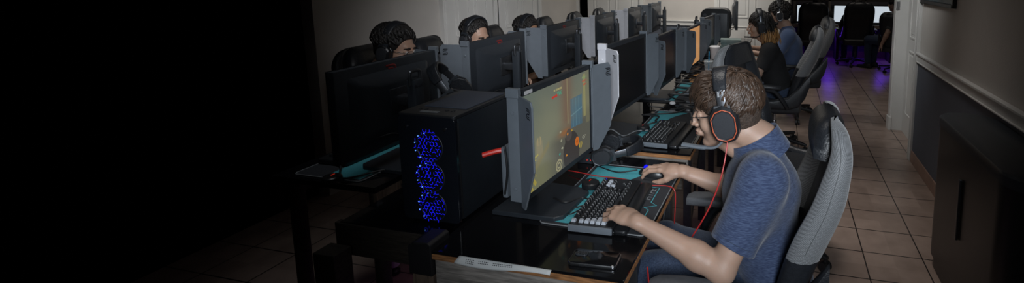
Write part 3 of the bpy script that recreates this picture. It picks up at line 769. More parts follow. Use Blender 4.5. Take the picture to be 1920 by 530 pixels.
    cols = np.repeat(np.concatenate([rgb, np.ones((ny, nx, 1))], 2).reshape(-1, 4), 4, axis=0).astype(np.float32)
    ca.data.foreach_set('color', cols.ravel())
    mt = bpy.data.materials.new('game_picture'); mt.use_nodes = True; nt = mt.node_tree; b = nt.nodes['Principled BSDF']
    at = nt.nodes.new('ShaderNodeVertexColor'); at.layer_name = 'picture'
    b.inputs['Base Color'].default_value = (0.01, 0.01, 0.01, 1); b.inputs['Roughness'].default_value = 0.3
    nt.links.new(at.outputs[0], b.inputs['Emission Color']); b.inputs['Emission Strength'].default_value = SCREEN_E
    me.materials.append(mt)
    o = bpy.data.objects.new(name, me); COL.objects.link(o); o.parent = parent
    return o
SCREEN_E = 0.62

def monitor(loc, rz, label, mode='off', blades=(-1, 1), flare=0.65, flare_far=1.2, light=False, zbot=0.125, base_far=0.0, near_sign=-1, group=None, w=0.545, silver=None, handle_red=False, shields=True, h=0.335, brand=False):
    """screen faces local +X, z=0 is the desk; near_sign: which side (+/-Y) has the silver blade"""
    t = empty('gaming_monitor', loc, rz, label, 'monitor', group)
    H = h + 0.035; W = w + 0.03; zc = zbot + H / 2
    body = MB(); body.box((-0.006, 0, zc), (0.030, W, H), chamfer=0.006)
    body.loft([[Vector((x, y * k, zc + z * k2)) for y, z in rounded_rect(W * 0.8, H * 0.8, 0.02)] for x, k, k2 in ((-0.02, 1, 1), (-0.042, 0.86, 0.8), (-0.052, 0.5, 0.62))])
    b = body.build('housing', MT['casing'], t, True, 0, 40)
    # bezel
    q = MB()
    for z in (zc - H / 2 + 0.009, zc + H / 2 - 0.009): q.box((0.010, 0, z), (0.006, W, 0.018))
    for y in (-W / 2 + 0.008, W / 2 - 0.008): q.box((0.010, y, zc), (0.006, 0.016, H))
    q.build('bezel', MT['casing'], t, False, 0.001)
    sc = game_screen('screen', t, w, h, mode); sc.location = (0.0, 0, zc)
    # side blades
    if shields:
        for sg in blades:
            q = MB(); d = 0.122 if sg == near_sign else 0.108; fl_ = flare if sg == near_sign or shields == 2 else flare_far; bx = Vector((math.cos(fl_), sg * math.sin(fl_), 0)); chf = 0.15 if sg == near_sign else 0.085; nb_ = Vector((-bx.y, bx.x, 0)) * sg; bo = Vector((0.014, sg * (W / 2 + 0.008), zc))
            poly = [(0, -H / 2 - 0.005), (0.03, -H / 2 - 0.005), (d, -H / 2 + chf), (d, H / 2 - 0.02), (d - 0.012, H / 2 - 0.005), (0, H / 2 - 0.005)]
            q.prism(poly, bo, bx, (0, 0, 1), 0.006)
            m_ = MT['silver_shield'] if silver and sg == near_sign else MT['shield']
            bl = q.build('side_blade', m_, t, False, 0.0015)
            q = MB(); q.box((-0.006, sg * (W / 2 + 0.006), zc), (0.042, 0.012, H - 0.02)); q.box((-0.004, sg * (W / 2 + 0.008), zc + H / 2 + 0.0), (0.046, 0.018, 0.030))
            for zz in (-0.13, 0.12): q.cyl((-0.006, sg * (W / 2 + 0.012), zc + zz), (-0.006, sg * (W / 2 + 0.016), zc + zz), 0.006, n=12)
            q.build('blade_rail', m_ if silver and sg == near_sign else MT['shield'], bl, False, 0.002)
            q = MB(); logo_strip(q, bo + bx * 0.092 + nb_ * 0.0034 + Vector((0, 0, H / 2 - 0.045)), bx, (0, 0, 1), 0.016, 0.0020)
            q.build('emblem', MT['casing2'], bl)
            q = MB(); logo_strip(q, bo + bx * 0.092 - nb_ * 0.0034 + Vector((0, 0, H / 2 - 0.045)), bx, (0, 0, 1), 0.016, 0.0020)
            q.build('emblem', MT['casing2'], bl)
    if mode == 'game':
        MB().box((0.0135, -W / 2 + 0.05, zc + H / 2 - 0.009), (0.001, 0.045, 0.012)).build('corner_sticker', MT['white'], t, False)
    # back emblem
    q = MB(); logo_strip(q, (-0.0215, 0.0, zc + H / 2 - 0.055), (0, -1, 0), (0, 0, 1), 0.034, 0.0044)
    q.build('back_emblem', MT['darkred'] if handle_red else MT['shield'], t)
    # stand
    q = MB(); xs = -0.135
    q.box((xs, 0, 0.20), (0.045, 0.055, 0.36), chamfer=0.008)
    col = q.build('stand_column', MT['casing'], t)
    q = MB(); q.box((xs + 0.001, 0, 0.25), (0.047, 0.012, 0.24)); q.build('column_inlay', MT['darkmetal'], col, False)
    q = MB(); q.ball((xs + 0.025, 0.0, 0.255), 0.006); q.build('height_marker', MT['red'], col)
    q = MB(); q.tube(bez([(xs - 0.002, -0.03, 0.355), (xs - 0.002, -0.03, 0.405), (xs - 0.002, -0.018, 0.415), (xs - 0.002, 0.018, 0.415), (xs - 0.002, 0.03, 0.405), (xs - 0.002, 0.03, 0.355)], 5), 0.0075, 8)
    q.build('carry_handle', MT['darkmetal'], col)
    q = MB(); q.box((-0.085, 0, 0.285), (0.08, 0.05, 0.045), chamfer=0.008); q.box((-0.054, 0, 0.285), (0.012, 0.11, 0.11), chamfer=0.003)
    q.build('mount_arm', MT['darkmetal'], t)
    q = MB()
    q.prism([(-0.115 - 0.03, -0.14), (0.10, -0.125), (0.125, -0.10), (0.125, 0.10), (0.10, 0.125), (-0.145, 0.14)], (-0.055, 0, 0.009), (1, 0, 0), (0, 1, 0), 0.018)
    q.build('stand_base', MT['casing'], t, True, 0.003)
    q = MB(); q.tube([(0.030, 0.0 + 0.022 * math.cos(a), 0.0) for a in (0,)] + [(0.030, 0, 0.01)], 0.001, 4) if False else None
    q = MB(); q.tube(bez([(-0.02, -0.19, zbot + 0.05), (-0.05, -0.10, 0.16), (-0.09, -0.04, 0.14), (-0.10, 0.0, 0.04), (-0.2, 0.02, 0.004)], 8), 0.0035, 6)
    q.tube(bez([(-0.04, 0.12, zbot + 0.06), (-0.07, 0.06, 0.15), (-0.10, 0.02, 0.10), (-0.21, -0.02, 0.005)], 8), 0.003, 6)
    q.build('cable', MT['black'], t)
    # connector block on the back
    q = MB(); q.box((-0.05, -0.15, zbot + 0.055), (0.03, 0.05, 0.018), chamfer=0.003); q.build('plug', MT['darkmetal'], t)
    if brand:
        text_mesh('stand_lettering', 'BenQ', 0.028, MT['darkmetal'], col, (xs - 0.0232, 0, 0.352), (0, -1, 0), (0, 0, 1))
    return t
RG = 'monitors of the right-hand row'
PIX = None
def mon_by(near, far, z, label, **kw):
    """place by the near and far lower corners of the screen plane in plan"""
    a, b = Vector(near), Vector(far); c = (a + b) / 2; d = (b - a)
    yaw = math.atan2(d.y, d.x) - PI / 2
    return monitor((c.x, c.y, z), yaw, label, w=d.length - 0.03, **kw)
mon_by((-0.815, 1.325), (-0.787, 1.832), 0.741, 'lit gaming monitor with open side blades in front of the brown-haired player', mode='game', group=RG)
mon_by((-0.84, 2.155), (-0.80, 2.70), 0.741, 'switched-off monitor with a pale silver near blade behind the lit game screen', zbot=0.152, silver=True, group=RG)
mon_by((-0.83, 3.00), (-0.81, 3.55), 0.741, zbot=0.085, label= 'switched-off dark monitor third from the camera in the right-hand row', group=RG)
mon_by((-0.82, 4.03), (-0.795, 4.56), 0.741, zbot=0.035, label= 'monitor with an orange-lit screen edge above the cup with blue straw', mode='orange', group=RG)
mon_by((-0.82, 4.93), (-0.78, 5.46), 0.741, zbot=0.05, label= 'grey-bladed monitor just beyond the orange-lit screen', group=RG)
m7 = monitor((-0.62, 6.42, 0.741), R(8), 'bare far monitor seen edge-on beside the upright computer case', shields=False, group=RG, zbot=0.17)
LG = 'monitors of the left-hand row'
def lmon(y0, y1, label, x0=-1.68, x1=-1.70, **kw):
    a, b = Vector((x0, y0)), Vector((x1, y1)); c = (a + b) / 2; d = b - a
    yaw = math.atan2(d.y, d.x) + PI / 2; kw.setdefault('flare', 0.15); kw.setdefault('flare_far', 0.15)
    return monitor((c.x, c.y, 0.776), yaw, label, w=d.length - 0.03, group=LG, near_sign=1, zbot=0.09, **kw)
lmon(1.44, 2.02, 'large dark monitor back with a red emblem, at far left in the shade', blades=(-1,), handle_red=True, brand=True)
lmon(2.25, 2.87, 'dark monitor back with a red emblem below the man looking down', handle_red=True)
lmon(3.13, 3.76, 'dark monitor back below the dark-haired man showing only eyes', handle_red=True)
lmon(4.03, 4.62, 'monitor back with a pale emblem in front of the far open door', silver=True)
lmon(4.98, 5.55, 'monitor back with grey blades, second from the far end of the left-hand row', silver=True)
lmon(5.95, 6.5, 'last monitor back at the far end of the left-hand row')

# ------------------------------------------------------------------ computer case with blue lights
def hexes(q, x0, x1, z0, z1, y, s, r, keep, shape):
    rows = int((z1 - z0) / (s * 1.5)) + 2; cols = int((x1 - x0) / (s * 1.732)) + 2
    for j in range(rows):
        for i in range(cols):
            cx = x0 + i * s * 1.732 + (s * 0.866 if j % 2 else 0); cz = z0 + j * s * 1.5
            for k in range(3):
                a0 = R(30 + 60 * k); a1 = R(30 + 60 * (k + 1))
                p = (cx + s * math.cos(a0), y, cz + s * math.sin(a0)); e = (cx + s * math.cos(a1), y, cz + s * math.sin(a1))
                mx, mz = (p[0] + e[0]) / 2, (p[2] + e[2]) / 2
                if shape(mx, mz) and random.random() < keep(mx, mz): q.tube([p, e], r, 4)
TX0, TX1, TY0, TY1, TZ0, TZ1 = -1.298, -1.068, 1.355, 1.70, 0.735, 1.128
t = world_thing('computer_case', ((TX0 + TX1) / 2, 1.52, TZ0), 'large black computer case with blue honeycomb fan lights behind its smoked front', 'computer')
xc = (TX0 + TX1) / 2; W = TX1 - TX0
MB().box((xc, (TY0 + TY1) / 2 + 0.01, (TZ0 + TZ1) / 2 + 0.005), (W, TY1 - TY0 - 0.02, TZ1 - TZ0 - 0.03), chamfer=0.004).build('body', MT['tower'], t)
q = MB(); q.prism(rounded_rect(W, TZ1 - TZ0 - 0.014, 0.018), (xc, TY0 + 0.006, (TZ0 + TZ1) / 2 + 0.003), (1, 0, 0), (0, 0, 1), 0.014)
fp = q.build('front_panel', MT['towerglass'], t, True, 0.002)
q = MB()
for x in (TX0 + 0.004, TX1 - 0.004): q.box((x, TY0 + 0.012, (TZ0 + TZ1) / 2), (0.008, 0.02, TZ1 - TZ0 - 0.05), chamfer=0.002)
q.build('side_trim', MT['darkmetal'], t)
q = MB()
for (x, z) in ((TX0 + 0.035, TZ1 - 0.045), (TX1 - 0.040, TZ1 - 0.045)):
    q.cyl((x, TY0 + 0.0, z), (x, TY0 - 0.006, z), 0.006, 0.005, 14)
q.build('thumb_screw', MT['metal'], fp)
for k in range(3):
    q = MB(); cz = TZ0 + 0.065 + k * 0.108
    pts = [(xc + 0.01 + 0.052 * math.cos(a), TY0 - 0.0005, cz + 0.052 * math.sin(a)) for a in np.linspace(0, 2 * PI, 33)]
    q.tube(pts, 0.0016, 5, False); q.build('fan_ring', MT['casing'], fp)
q = MB()
shape = lambda x, z: any(math.hypot((x - xc - 0.003) / 0.054, (z - (TZ0 + 0.065 + k * 0.108)) / 0.062) < 1 for k in range(3))
keep = lambda x, z: 0.5
hexes(q, xc - 0.06, xc + 0.06, TZ0 + 0.012, TZ0 + 0.34, TY0 - 0.002, 0.0078, 0.00085, keep, shape)
q.build('led_lattice', MT['bled'], fp, False)
q = MB()
for k in range(3):
    for a in np.linspace(R(95), R(235), 5):
        q.ball((xc - 0.003 + 0.046 * math.cos(a), TY0 - 0.003, TZ0 + 0.065 + k * 0.108 + 0.048 * math.sin(a)), 0.0022, 8, 5)
q.build('led_dots', MT['cled'], fp)
q = MB(); q.prism(rounded_rect(W, TY1 - TY0, 0.012), (xc, (TY0 + TY1) / 2, TZ1 - 0.004), (1, 0, 0), (0, 1, 0), 0.012)
tp = q.build('top_panel', MT['darkmetal'], t, True, 0.002)
MB().box((xc + 0.008, TY0 + 0.21, TZ1 + 0.003), (W - 0.055, 0.235, 0.004), chamfer=0.001).build('dust_filter', MT['towertop'], tp)
q = MB(); q.box((xc - 0.01, TY0 + 0.035, TZ1 + 0.0025), (0.07, 0.014, 0.002)); q.build('port_label', MT['padedge'], tp, False)
for x in (-0.07, -0.045, 0.04, 0.065): MB().cyl((xc + x, TY0 + 0.06, TZ1), (xc + x, TY0 + 0.06, TZ1 + 0.004), 0.007, n=14).build('button', MT['casing2'], tp)
# second case behind, orange trim
t = world_thing('computer_case', (-1.43, 1.92, TZ0), 'black computer case with orange-edged top, half hidden behind the case with blue lights', 'computer')
MB().box((-1.43, 1.90, 0.868), (0.14, 0.30, 0.262), chamfer=0.004).build('body', MT['tower'], t)
MB().box((-1.43, 1.90, 1.010), (0.145, 0.305, 0.016), chamfer=0.003).build('top_panel', MT['casing'], t)
q = MB(); q.tube([(-1.505, 2.05, 1.006), (-1.505, 1.745, 1.006), (-1.49, 1.742, 0.992), (-1.357, 1.742, 0.992)], 0.005, 6); q.build('orange_edge', MT['orange'], t)

# ------------------------------------------------------------------ keyboards
KC = {}
def cap_mesh(wu, key):
    if (wu, key) in KC: return KC[(wu, key)]
    l = 0.0187 * wu - 0.0025; q = MB()
    q.loft([[Vector((x * a, y * a if wu == 1 else y - math.copysign(0.002 * (1 - a) * 8, y), z)) for x, y in rounded_rect(0.0165, l, 0.002, 2)] for z, a in ((0, 1), (0.006, 0.86), (0.0085, 0.76), (0.0088, 0.70))])
    n0 = len(q.f)
    q.box((0.0005, 0, 0.0088), (0.0045, 0.0035, 0.0004)); q.box((-0.003, 0.0, 0.0088), (0.0008, min(l * 0.5, 0.008), 0.0004))
    me = bpy.data.meshes.new('keycap'); me.from_pydata(q.v, [], q.f)
    me.materials.append(MT['keyw'] if key else MT['key']); me.materials.append(MT['legend'])
    for i, p in enumerate(me.polygons): p.material_index = 0 if i < n0 else 1
    KC[(wu, key)] = me; return me
ROWS = [[1, 'g', 1, 1, 1, 1, 'h', 1, 1, 1, 1, 'h', 1, 1, 1, 1], [1] * 13 + [2], [1.5] + [1] * 12 + [1.5], [1.75] + [1] * 11 + [2.25], [2.25] + [1] * 10 + [2.75], [1.25, 1.25, 1.25, 6.25, 1.25, 1.25, 1.25, 1.25]]
def keyboard(loc, rz, label, individual=False, group=None, rest=True, cable=None):
    """keys run along local Y from -Y, function row at -X"""
    t = empty('keyboard', loc, rz, label, 'keyboard', group)
    L = 0.385; q = MB()
    q.loft([[Vector((x, y, z)) for x, y in rounded_rect(0.158 * a, L * a2, 0.008, 3)] for z, a, a2 in ((0.002, 0.97, 0.985), (0.006, 1, 1), (0.020, 1, 1), (0.024, 0.97, 0.985))])
    q.build('case', MT['casing2'], t)
    q = MB(); q.box((0, -L / 2 - 0.003, 0.012), (0.156, 0.008, 0.022), chamfer=0.002); q.build('end_trim', MT['shield'], t)
    caps = []
    for r, row in enumerate(ROWS):
        x = -0.066 + (0 if r == 0 else 0.007) + r * 0.0187 * 1.08; y = -L / 2 + 0.012
        for j, u in enumerate(row):
            if u == 'g': y += 0.0187; continue
            if u == 'h': y += 0.0094; continue
            caps.append((x, y + u * 0.0187 / 2, u, j == 0)); y += u * 0.0187
    for r in (0, 1, 2, 5, 4):
        x = -0.066 + (0 if r == 0 else 0.007) + r * 0.0187 * 1.08
        for j in range(3):
            if r == 4 and j != 1: continue
            caps.append((x, -L / 2 + 0.012 + 15.35 * 0.0187 + (j + 0.5) * 0.0187, 1, r in (1,) or (r == 2 and j == 0)))
    if individual:
        for (x, y, u, lt) in caps:
            k = bpy.data.objects.new('keycap', cap_mesh(u, lt)); COL.objects.link(k); k.parent = t; k.location = (x, y, 0.0235)
            if lt: k['label'] = 'pale grey keycap'
    else:
        q = MB()
        for (x, y, u, lt) in caps:
            m_ = cap_mesh(u, False)
            q.add([v.co + Vector((x, y, 0.0235)) for v in m_.vertices][:24 * 2], [list(p.vertices) for p in m_.polygons if max(p.vertices) < 48])
        q.build('keycaps', MT['key'], t, True)
    if rest:
        q = MB(); q.loft([[Vector((x + 0.103, y, z)) for x, y in rounded_rect(0.048 * a, L * a2, 0.012, 3)] for z, a, a2 in ((0.001, 0.97, 0.985), (0.010, 1, 1), (0.016, 0.96, 0.99), (0.018, 0.85, 0.97))])
        q.build('wrist_rest', MT['casing2'], t)
    q = MB(); q.ball((-0.066, L / 2 - 0.02, 0.025), 0.003, 8, 5); q.build('indicator_light', MT['bled'], t)
    return t
keyboard((-0.618, 1.605, 0.7448), R(2), 'black mechanical keyboard with pale keys at its near end, under the player\'s left hand', individual=True)
keyboard((-0.612, 2.44, 0.7448), R(-3), 'unused black keyboard on the desk just behind the nearest one')
keyboard((-0.60, 3.5, 0.7448), R(0), 'dark keyboard behind the brown-haired player\'s head', rest=False)
keyboard((-0.62, 4.45, 0.7418), R(4), 'dark keyboard beside the two drinks cups', rest=False)
keyboard((-0.60, 5.0, 0.7448), R(0), 'dark keyboard under the woman\'s hands', rest=False)
keyboard((-1.90, 1.80, 0.7788), R(180), 'keyboard on the shaded desk below the near-left monitor back', rest=False)

def mouse(loc, rz, label, led=True):
    """points along local +X"""
    t = empty('computer_mouse', loc, rz, label, 'mouse')
    q = MB(); rings = []
    for i in range(11):
        f = i / 10; x = -0.060 + 0.12 * f; wd = 0.031 * (math.sin(PI * min(max(f, 0.03), 0.97)) ** 0.42); hh = 0.038 * (math.sin(PI * (0.04 + 0.93 * f ** 0.85)) ** 0.55)
        rings.append([Vector((x, wd * math.cos(a), 0.002 + (hh * max(math.sin(a), 0)) ** 1.0)) for a in np.linspace(-0.35, PI + 0.35, 15)])
    q.loft(rings); q.build('shell', MT['casing2'], t, True, 0, 60)
    q = MB(); q.cyl((0.03, -0.005, 0.033), (0.03, 0.005, 0.033), 0.009, n=14); q.build('scroll_wheel', MT['bled'] if led else MT['casing'], t)
    if led:
        q = MB(); q.ball((-0.035, 0, 0.031), (0.008, 0.006, 0.005), 10, 6); q.build('logo_light', MT['bled'], t)
    return t
mouse((-0.532, 1.912, 0.7455), R(172), 'black mouse with blue light under the player\'s right hand')
mouse((-0.50, 4.76, 0.7455), R(180), 'black mouse with blue glow under the woman\'s hand')
mouse((-0.60, 2.93, 0.742), R(170), 'black mouse behind the unused keyboard', led=False)

# round control puck on the lit monitor's foot
def puck(x, y, z, label):
    t = world_thing('control_puck', (x, y, z), label, 'remote')
    MB().lathe([(0.034, 0), (0.036, 0.004), (0.035, 0.018), (0.030, 0.022), (0, 0.022)], (x, y, z), 26).build('puck_body', MT['casing2'], t)
    MB().box((x - 0.006, y + 0.01, z + 0.0225), (0.004, 0.016, 0.0012)).build('red_mark', MT['rled'], t, False)
puck(-0.735, 1.715, 0.760, 'round black control puck on the foot of the lit monitor')
puck(-0.735, 2.46, 0.760, 'round black control puck on the foot of the silver-bladed monitor')
puck(-1.72, 1.45, 0.795, 'round dark puck on the foot of the shaded near-left monitor')

# phone
t = empty('smartphone', (-0.536, 1.272, 0.7415), R(4), 'black smartphone with silver rim lying face down on the near desk corner', 'phone')
q = MB(); q.loft([[Vector((x * a, y * a, z)) for x, y in rounded_rect(0.150, 0.076, 0.012)] for z, a in ((0, 0.97), (0.002, 1), (0.0085, 1), (0.0105, 0.975))]); q.build('rim', MT['metal'], t)
q = MB(); q.loft([[Vector((x * a, y * a, z)) for x, y in rounded_rect(0.146, 0.072, 0.011)] for z, a in ((0.0095, 1), (0.0118, 0.985), (0.0128, 0.95))]); bk = q.build('back_glass', MT['gloss'], t)
q = MB(); q.prism(rounded_rect(0.040, 0.022, 0.010), (-0.045, 0.008, 0.0138), (1, 0, 0), (0, 1, 0), 0.003)
cb_ = q.build('camera_bump', MT['casing'], t, True, 0.0008)
q = MB()
for dx in (-0.010, 0.009): q.lathe([(0.0075, 0), (0.0075, 0.0022), (0.006, 0.0022), (0.006, 0.001), (0, 0.001)], (-0.045 + dx, 0.008, 0.0152), 16)
q.build('camera_lens', MT['darkmetal'], t)
q = MB()
for dx, l in ((-0.03, 0.016), (-0.008, 0.02)): q.box((dx, -0.0382, 0.005), (l, 0.0012, 0.003))
q.build('side_button', MT['darkmetal'], t, False)

# paper drooping over the desk edge
q = MB(); n = 24; rings = []
for i in range(n + 1):
    f = i / n; x = -0.967 + 0.325 * f
    dr = 0.020 + 0.006 * math.sin(f * 5.5) - 0.006 * f
    rings.append([Vector((x + 0.014 * (1 - f) * (1 - k / 6) if f < 0.05 else x, 1.199 - 0.012 * math.sin(PI * 0.5 * k / 6) - 0.002, 0.7425 - dr * (k / 6) ** 1.2 - 0.0005)) for k in range(7)])
q.loft(rings, False, False)
o = q.build('paper_sheet', MT['paper']); sd = o.modifiers.new('thick', 'SOLIDIFY'); sd.thickness = 0.0006; sd.offset = 0
tag(o, 'white printed paper hanging over the near desk edge', 'paper')
q = MB()
for r_ in range(3):
    for i in range(26):
        if i in (5, 6, 13, 14) or (i < 5 and False): continue
        x = -0.925 + i * 0.0062; f = (x + 0.967) / 0.325; k = (1.6 + r_ * 1.1) / 6
        if i > 5 and r_ == 2: continue
        dr = 0.020 + 0.006 * math.sin(f * 5.5) - 0.006 * f
        q.box((x, 1.199 - 0.012 * math.sin(PI * 0.5 * k) - 0.0030, 0.742 - dr * k ** 1.2), (0.0032, 0.0006, 0.0022))
q.build('printed_lines', MT['ink'], o, False)

# ------------------------------------------------------------------ headsets
def head_m(pos, yaw, pitch=0.0, roll=0.0):
    """head frame: x forward, y left, z up"""
    return Matrix.Translation(pos) @ Euler((roll, pitch, yaw), 'XYZ').to_matrix().to_4x4()
def headset(M, label, accent=True, mic_side=1, lo=False, group=None, mic=True, sc=1.0, name='headset', cup='casing2', stripes=True, cup_fwd=0.0, cupk=1.15, bup=0.012):
    loc = M.translation
    t = world_thing(name, loc, label, 'headset', group)
    P = lambda x, y, z: M @ Vector((x * sc, y * sc, z * sc))
    X3 = M.to_3x3()
    # padded band
    q = MB(); rings = []
    for i in range(25):
        a = R(-62 + 124 * i / 24)
        cy, cz = 0.097 * math.sin(a), 0.040 + (0.098 + bup) * math.cos(a)
        nrm = Vector((0, math.sin(a), math.cos(a)))
        wd = 0.027 - 0.006 * abs(i - 12) / 12
        ring = []
        for (u, v) in rounded_rect(2 * wd, 0.016, 0.007, 3):
            ring.append(P(-0.005 + u + cup_fwd, cy + nrm.y * v, cz + nrm.z * v))
        rings.append(ring)
    q.loft(rings); band = q.build('headband', MT['leather'], t)
    for sg in (-1, 1):
        # slider
        q = MB(); rings = []
        for i in range(7):
            f = i / 6; y = sg * (0.084 + 0.012 * math.sin(PI * 0.5 * f) - 0.0 * f); z = 0.092 - 0.072 * f
            rings.append([P(cup_fwd - 0.005 + u, y + v, z) for u, v in rounded_rect(0.032 - 0.004 * f, 0.007, 0.003, 2)])
        q.loft(rings); s_ = q.build('slider', MT['darkmetal'], t)
        if stripes:
            q = MB()
            for dx in (-0.007, 0.007):
                q.loft([[P(cup_fwd - 0.005 + dx + u, sg * (0.0905 + 0.008 * math.sin(PI * 0.5 * f)) + v, 0.086 - 0.07 * f) for u, v in rounded_rect(0.008, 0.003, 0.001, 1)] for f in (0.0, 0.12, 0.24)])
            q.build('slider_stripe', MT['metal'], s_)
        # cup: soft hexagon, ear cushion, outer shell, accent ring
        hx = [(-0.034, 0.020), (-0.022, 0.040), (0.0, 0.049), (0.024, 0.042), (0.038, 0.022), (0.036, -0.016), (0.026, -0.038), (0.002, -0.047), (-0.022, -0.040), (-0.034, -0.020)]
        cc = []
        m = len(hx)
        for i in range(m):
            a0, a1, a2 = Vector(hx[i - 1]), Vector(hx[i]), Vector(hx[(i + 1) % m])
            cc += [a1.lerp(a0, 0.25), a1, a1.lerp(a2, 0.25)]
        def ringc(k, y): return [P(cup_fwd - 0.004 + c.x * k * cupk, sg * y, -0.020 + c.y * k * cupk) for c in cc]
        q = MB(); q.loft([ringc(0.95, 0.066), ringc(1.04, 0.070), ringc(1.04, 0.084), ringc(0.96, 0.088)]); q.build('ear_cushion', MT['leather'], t)
        q = MB(); q.loft([ringc(0.98, 0.086), ringc(1.0, 0.092), ringc(0.96, 0.104), ringc(0.82, 0.110), ringc(0.70, 0.108)]); cp = q.build('ear_cup', MT[cup], t)
        q = MB(); q.loft([[P(cup_fwd - 0.004 + u, sg * (0.098 + 0.010 * abs(1 - 2 * f) ** 0 * f), 0.012 + 0.03 * (1 - f)) for u in (-0.026, 0.026)] + [P(cup_fwd - 0.004 + u, sg * 0.086, 0.012 + 0.03 * (1 - f)) for u in (0.026, -0.026)] for f in (0, 0.5, 1)])
        q.build('yoke', MT['casing'], cp)
        if accent:
            q = MB(); rr = ringc(0.80, 0.1115); q.tube(rr + [rr[0], rr[1]], 0.0017 * sc, 6, False); q.build('orange_ring', MT['orange'], cp)
        q = MB(); q.loft([ringc(0.74, 0.108), ringc(0.70, 0.1125), ringc(0.5, 0.114)]); q.build('cup_face', MT['padblack'], cp)
    if mic:
        sg = mic_side
        q = MB(); pts = bez([P(cup_fwd + 0.0, sg * 0.100, -0.062), P(0.035, sg * 0.098, -0.088), P(0.080, sg * 0.085, -0.090), P(0.152, sg * 0.055, -0.084)], 8)
        q.tube(pts, [0.0065 * sc] * (len(pts) - 10) + [0.0095 * sc] * 10, 8, True, 0.7); q.build('microphone_boom', MT['shield'] if accent else MT['casing2'], t)
    return t
def cable(pts, r, material, label, name='cable', n=10):
    q = MB(); q.tube(bez(pts, n), r, 7); o = q.build(name, material)
    return tag(o, label, 'cable')

# headset lying behind the lit monitor
Mh = Matrix.Translation((-0.80, 2.075, 0.845)) @ Euler((R(80), R(8), R(-65)), 'XYZ').to_matrix().to_4x4()
Mh = Matrix.Translation((-0.775, 2.045, 0.80)) @ Euler((R(0), R(-78), R(190)), 'XYZ').to_matrix().to_4x4()
headset(Mh, 'black and grey headset with red lights lying on the desk behind the lit monitor', accent=False, mic=False, cup='darkmetal', stripes=False)
t = world_thing('usb_hub', (-0.83, 2.03, 0.741), 'small device with three red lights on the desk behind the lit monitor', 'device')
MB().box((-0.86, 2.0, 0.757), (0.10, 0.05, 0.03), chamfer=0.004).build('hub_body', MT['casing'], t)
q = MB()
for k in range(3): q.ball((-0.825 - 0.018 * k, 1.9745, 0.760), 0.0035, 8, 5)
q.build('red_lights', MT['rled'], t)
# headset on the case with the orange edge
headset(Matrix.Translation((-1.43, 1.84, 1.085)) @ Euler((R(8), R(-35), R(25)), 'XYZ').to_matrix().to_4x4(), 'dark headset lying on the orange-edged case behind the blue-lit case', accent=False, mic=False, stripes=False)

# red hook on the side of the lit monitor
t = world_thing('headset_hook', (-0.86, 1.33, 0.95), 'bright red hook sticking out behind the lit monitor', 'hook')
q = MB(); q.tube(bez([(-0.85, 1.36, 1.035), (-0.89, 1.335, 1.035), (-0.935, 1.31, 1.025)], 6), 0.0085, 10); q.build('hook_arm', MT['red'], t)
q = MB(); q.box((-0.862, 1.345, 0.97), (0.018, 0.06, 0.17), chamfer=0.004); q.build('hook_plate', MT['shield'], t)
q = MB(); q.tube(bez([(-0.86, 1.32, 1.04), (-0.85, 1.305, 1.06), (-0.845, 1.305, 0.98), (-0.86, 1.31, 0.90)], 8), 0.003, 6); q.build('hook_cord', MT['black'], t)

# cups
t = empty('drinks_cup', (-0.635, 4.16, 0.741), 0, 'clear plastic cup with a bright blue straw', 'cup')
MB().lathe([(0.030, 0), (0.031, 0.004), (0.043, 0.105), (0.045, 0.108), (0.043, 0.109)], n=28).build('cup_wall', MT['clear'], t)
MB().lathe([(0.0, 0.003), (0.028, 0.003), (0.032, 0.035), (0.0, 0.035)], n=24).build('drink', mat('milky_drink', (0.40, 0.42, 0.5), 0.3, 0, 10, 0.05), t)
MB().lathe([(0.046, 0.106), (0.047, 0.112), (0.040, 0.118), (0.006, 0.118)], n=28).build('lid', MT['clear'], t)
MB().tube([(0.0, 0.0, 0.02), (0.004, 0.0, 0.20)], 0.0055, 10).build('straw', MT['blue'], t)
t = empty('foam_cup', (-0.66, 4.72, 0.741), 0, 'tall white foam cup behind the clear cup', 'cup')
MB().lathe([(0.034, 0), (0.035, 0.003), (0.050, 0.150), (0.052, 0.156), (0.048, 0.158), (0.0, 0.158)], n=30).build('cup_wall', MT['white'], t)
MB().lathe([(0.0535, 0.150), (0.0535, 0.160), (0.046, 0.166), (0, 0.166)], n=30).build('lid', MT['white'], t)
q = MB(); q.box((0.035, -0.028, 0.085), (0.010, 0.014, 0.012), Euler((0, R(6), R(-40)))); q.build('red_print', MT['red'], t, False)

# upright dark case at the far end, and card boxes beside the woman
t = world_thing('computer_case', (-0.83, 6.05, 0.741), 'dark rounded computer case standing upright at the far end of the right-hand row', 'computer')
q = MB(); q.loft([[Vector((-0.83 + x, y, z)) for x, z in [(a * 1.0, 0.741 + 0.25 + b) for a, b in rounded_rect(0.36, 0.42, 0.09)]] for y in (5.90, 6.14)]); q.build('body', MT['casing2'], t, True, 0.004)
q = MB(); q.tube([(-0.955, 5.892, 1.12), (-0.955, 5.885, 1.12)], 0.02, 16); q.build('power_button', MT['darkmetal'], t)
q = MB(); q.box((-0.77, 5.895, 0.96), (0.19, 0.012, 0.36), chamfer=0.003); q.build('front_grille', MT['casing'], t)
for k, (dx, rz, l) in enumerate(((0, 2, 'bottom'), (0.01, -4, 'middle'), (-0.008, 5, 'top'))):
    t = empty('card_box', (-0.60 + dx, 5.72, 0.741 + k * 0.038), R(rz), 'flat grey-green box, %s one of three stacked on the far right-hand desk' % l, 'box', 'stacked flat boxes')
    MB().box((0, 0, 0.015), (0.24, 0.17, 0.030), chamfer=0.002).build('box_base', MT['greenbox'], t, False)
    MB().box((0, 0, 0.032), (0.246, 0.176, 0.008), chamfer=0.002).build('box_lid', MT['greenbox'], t, False)

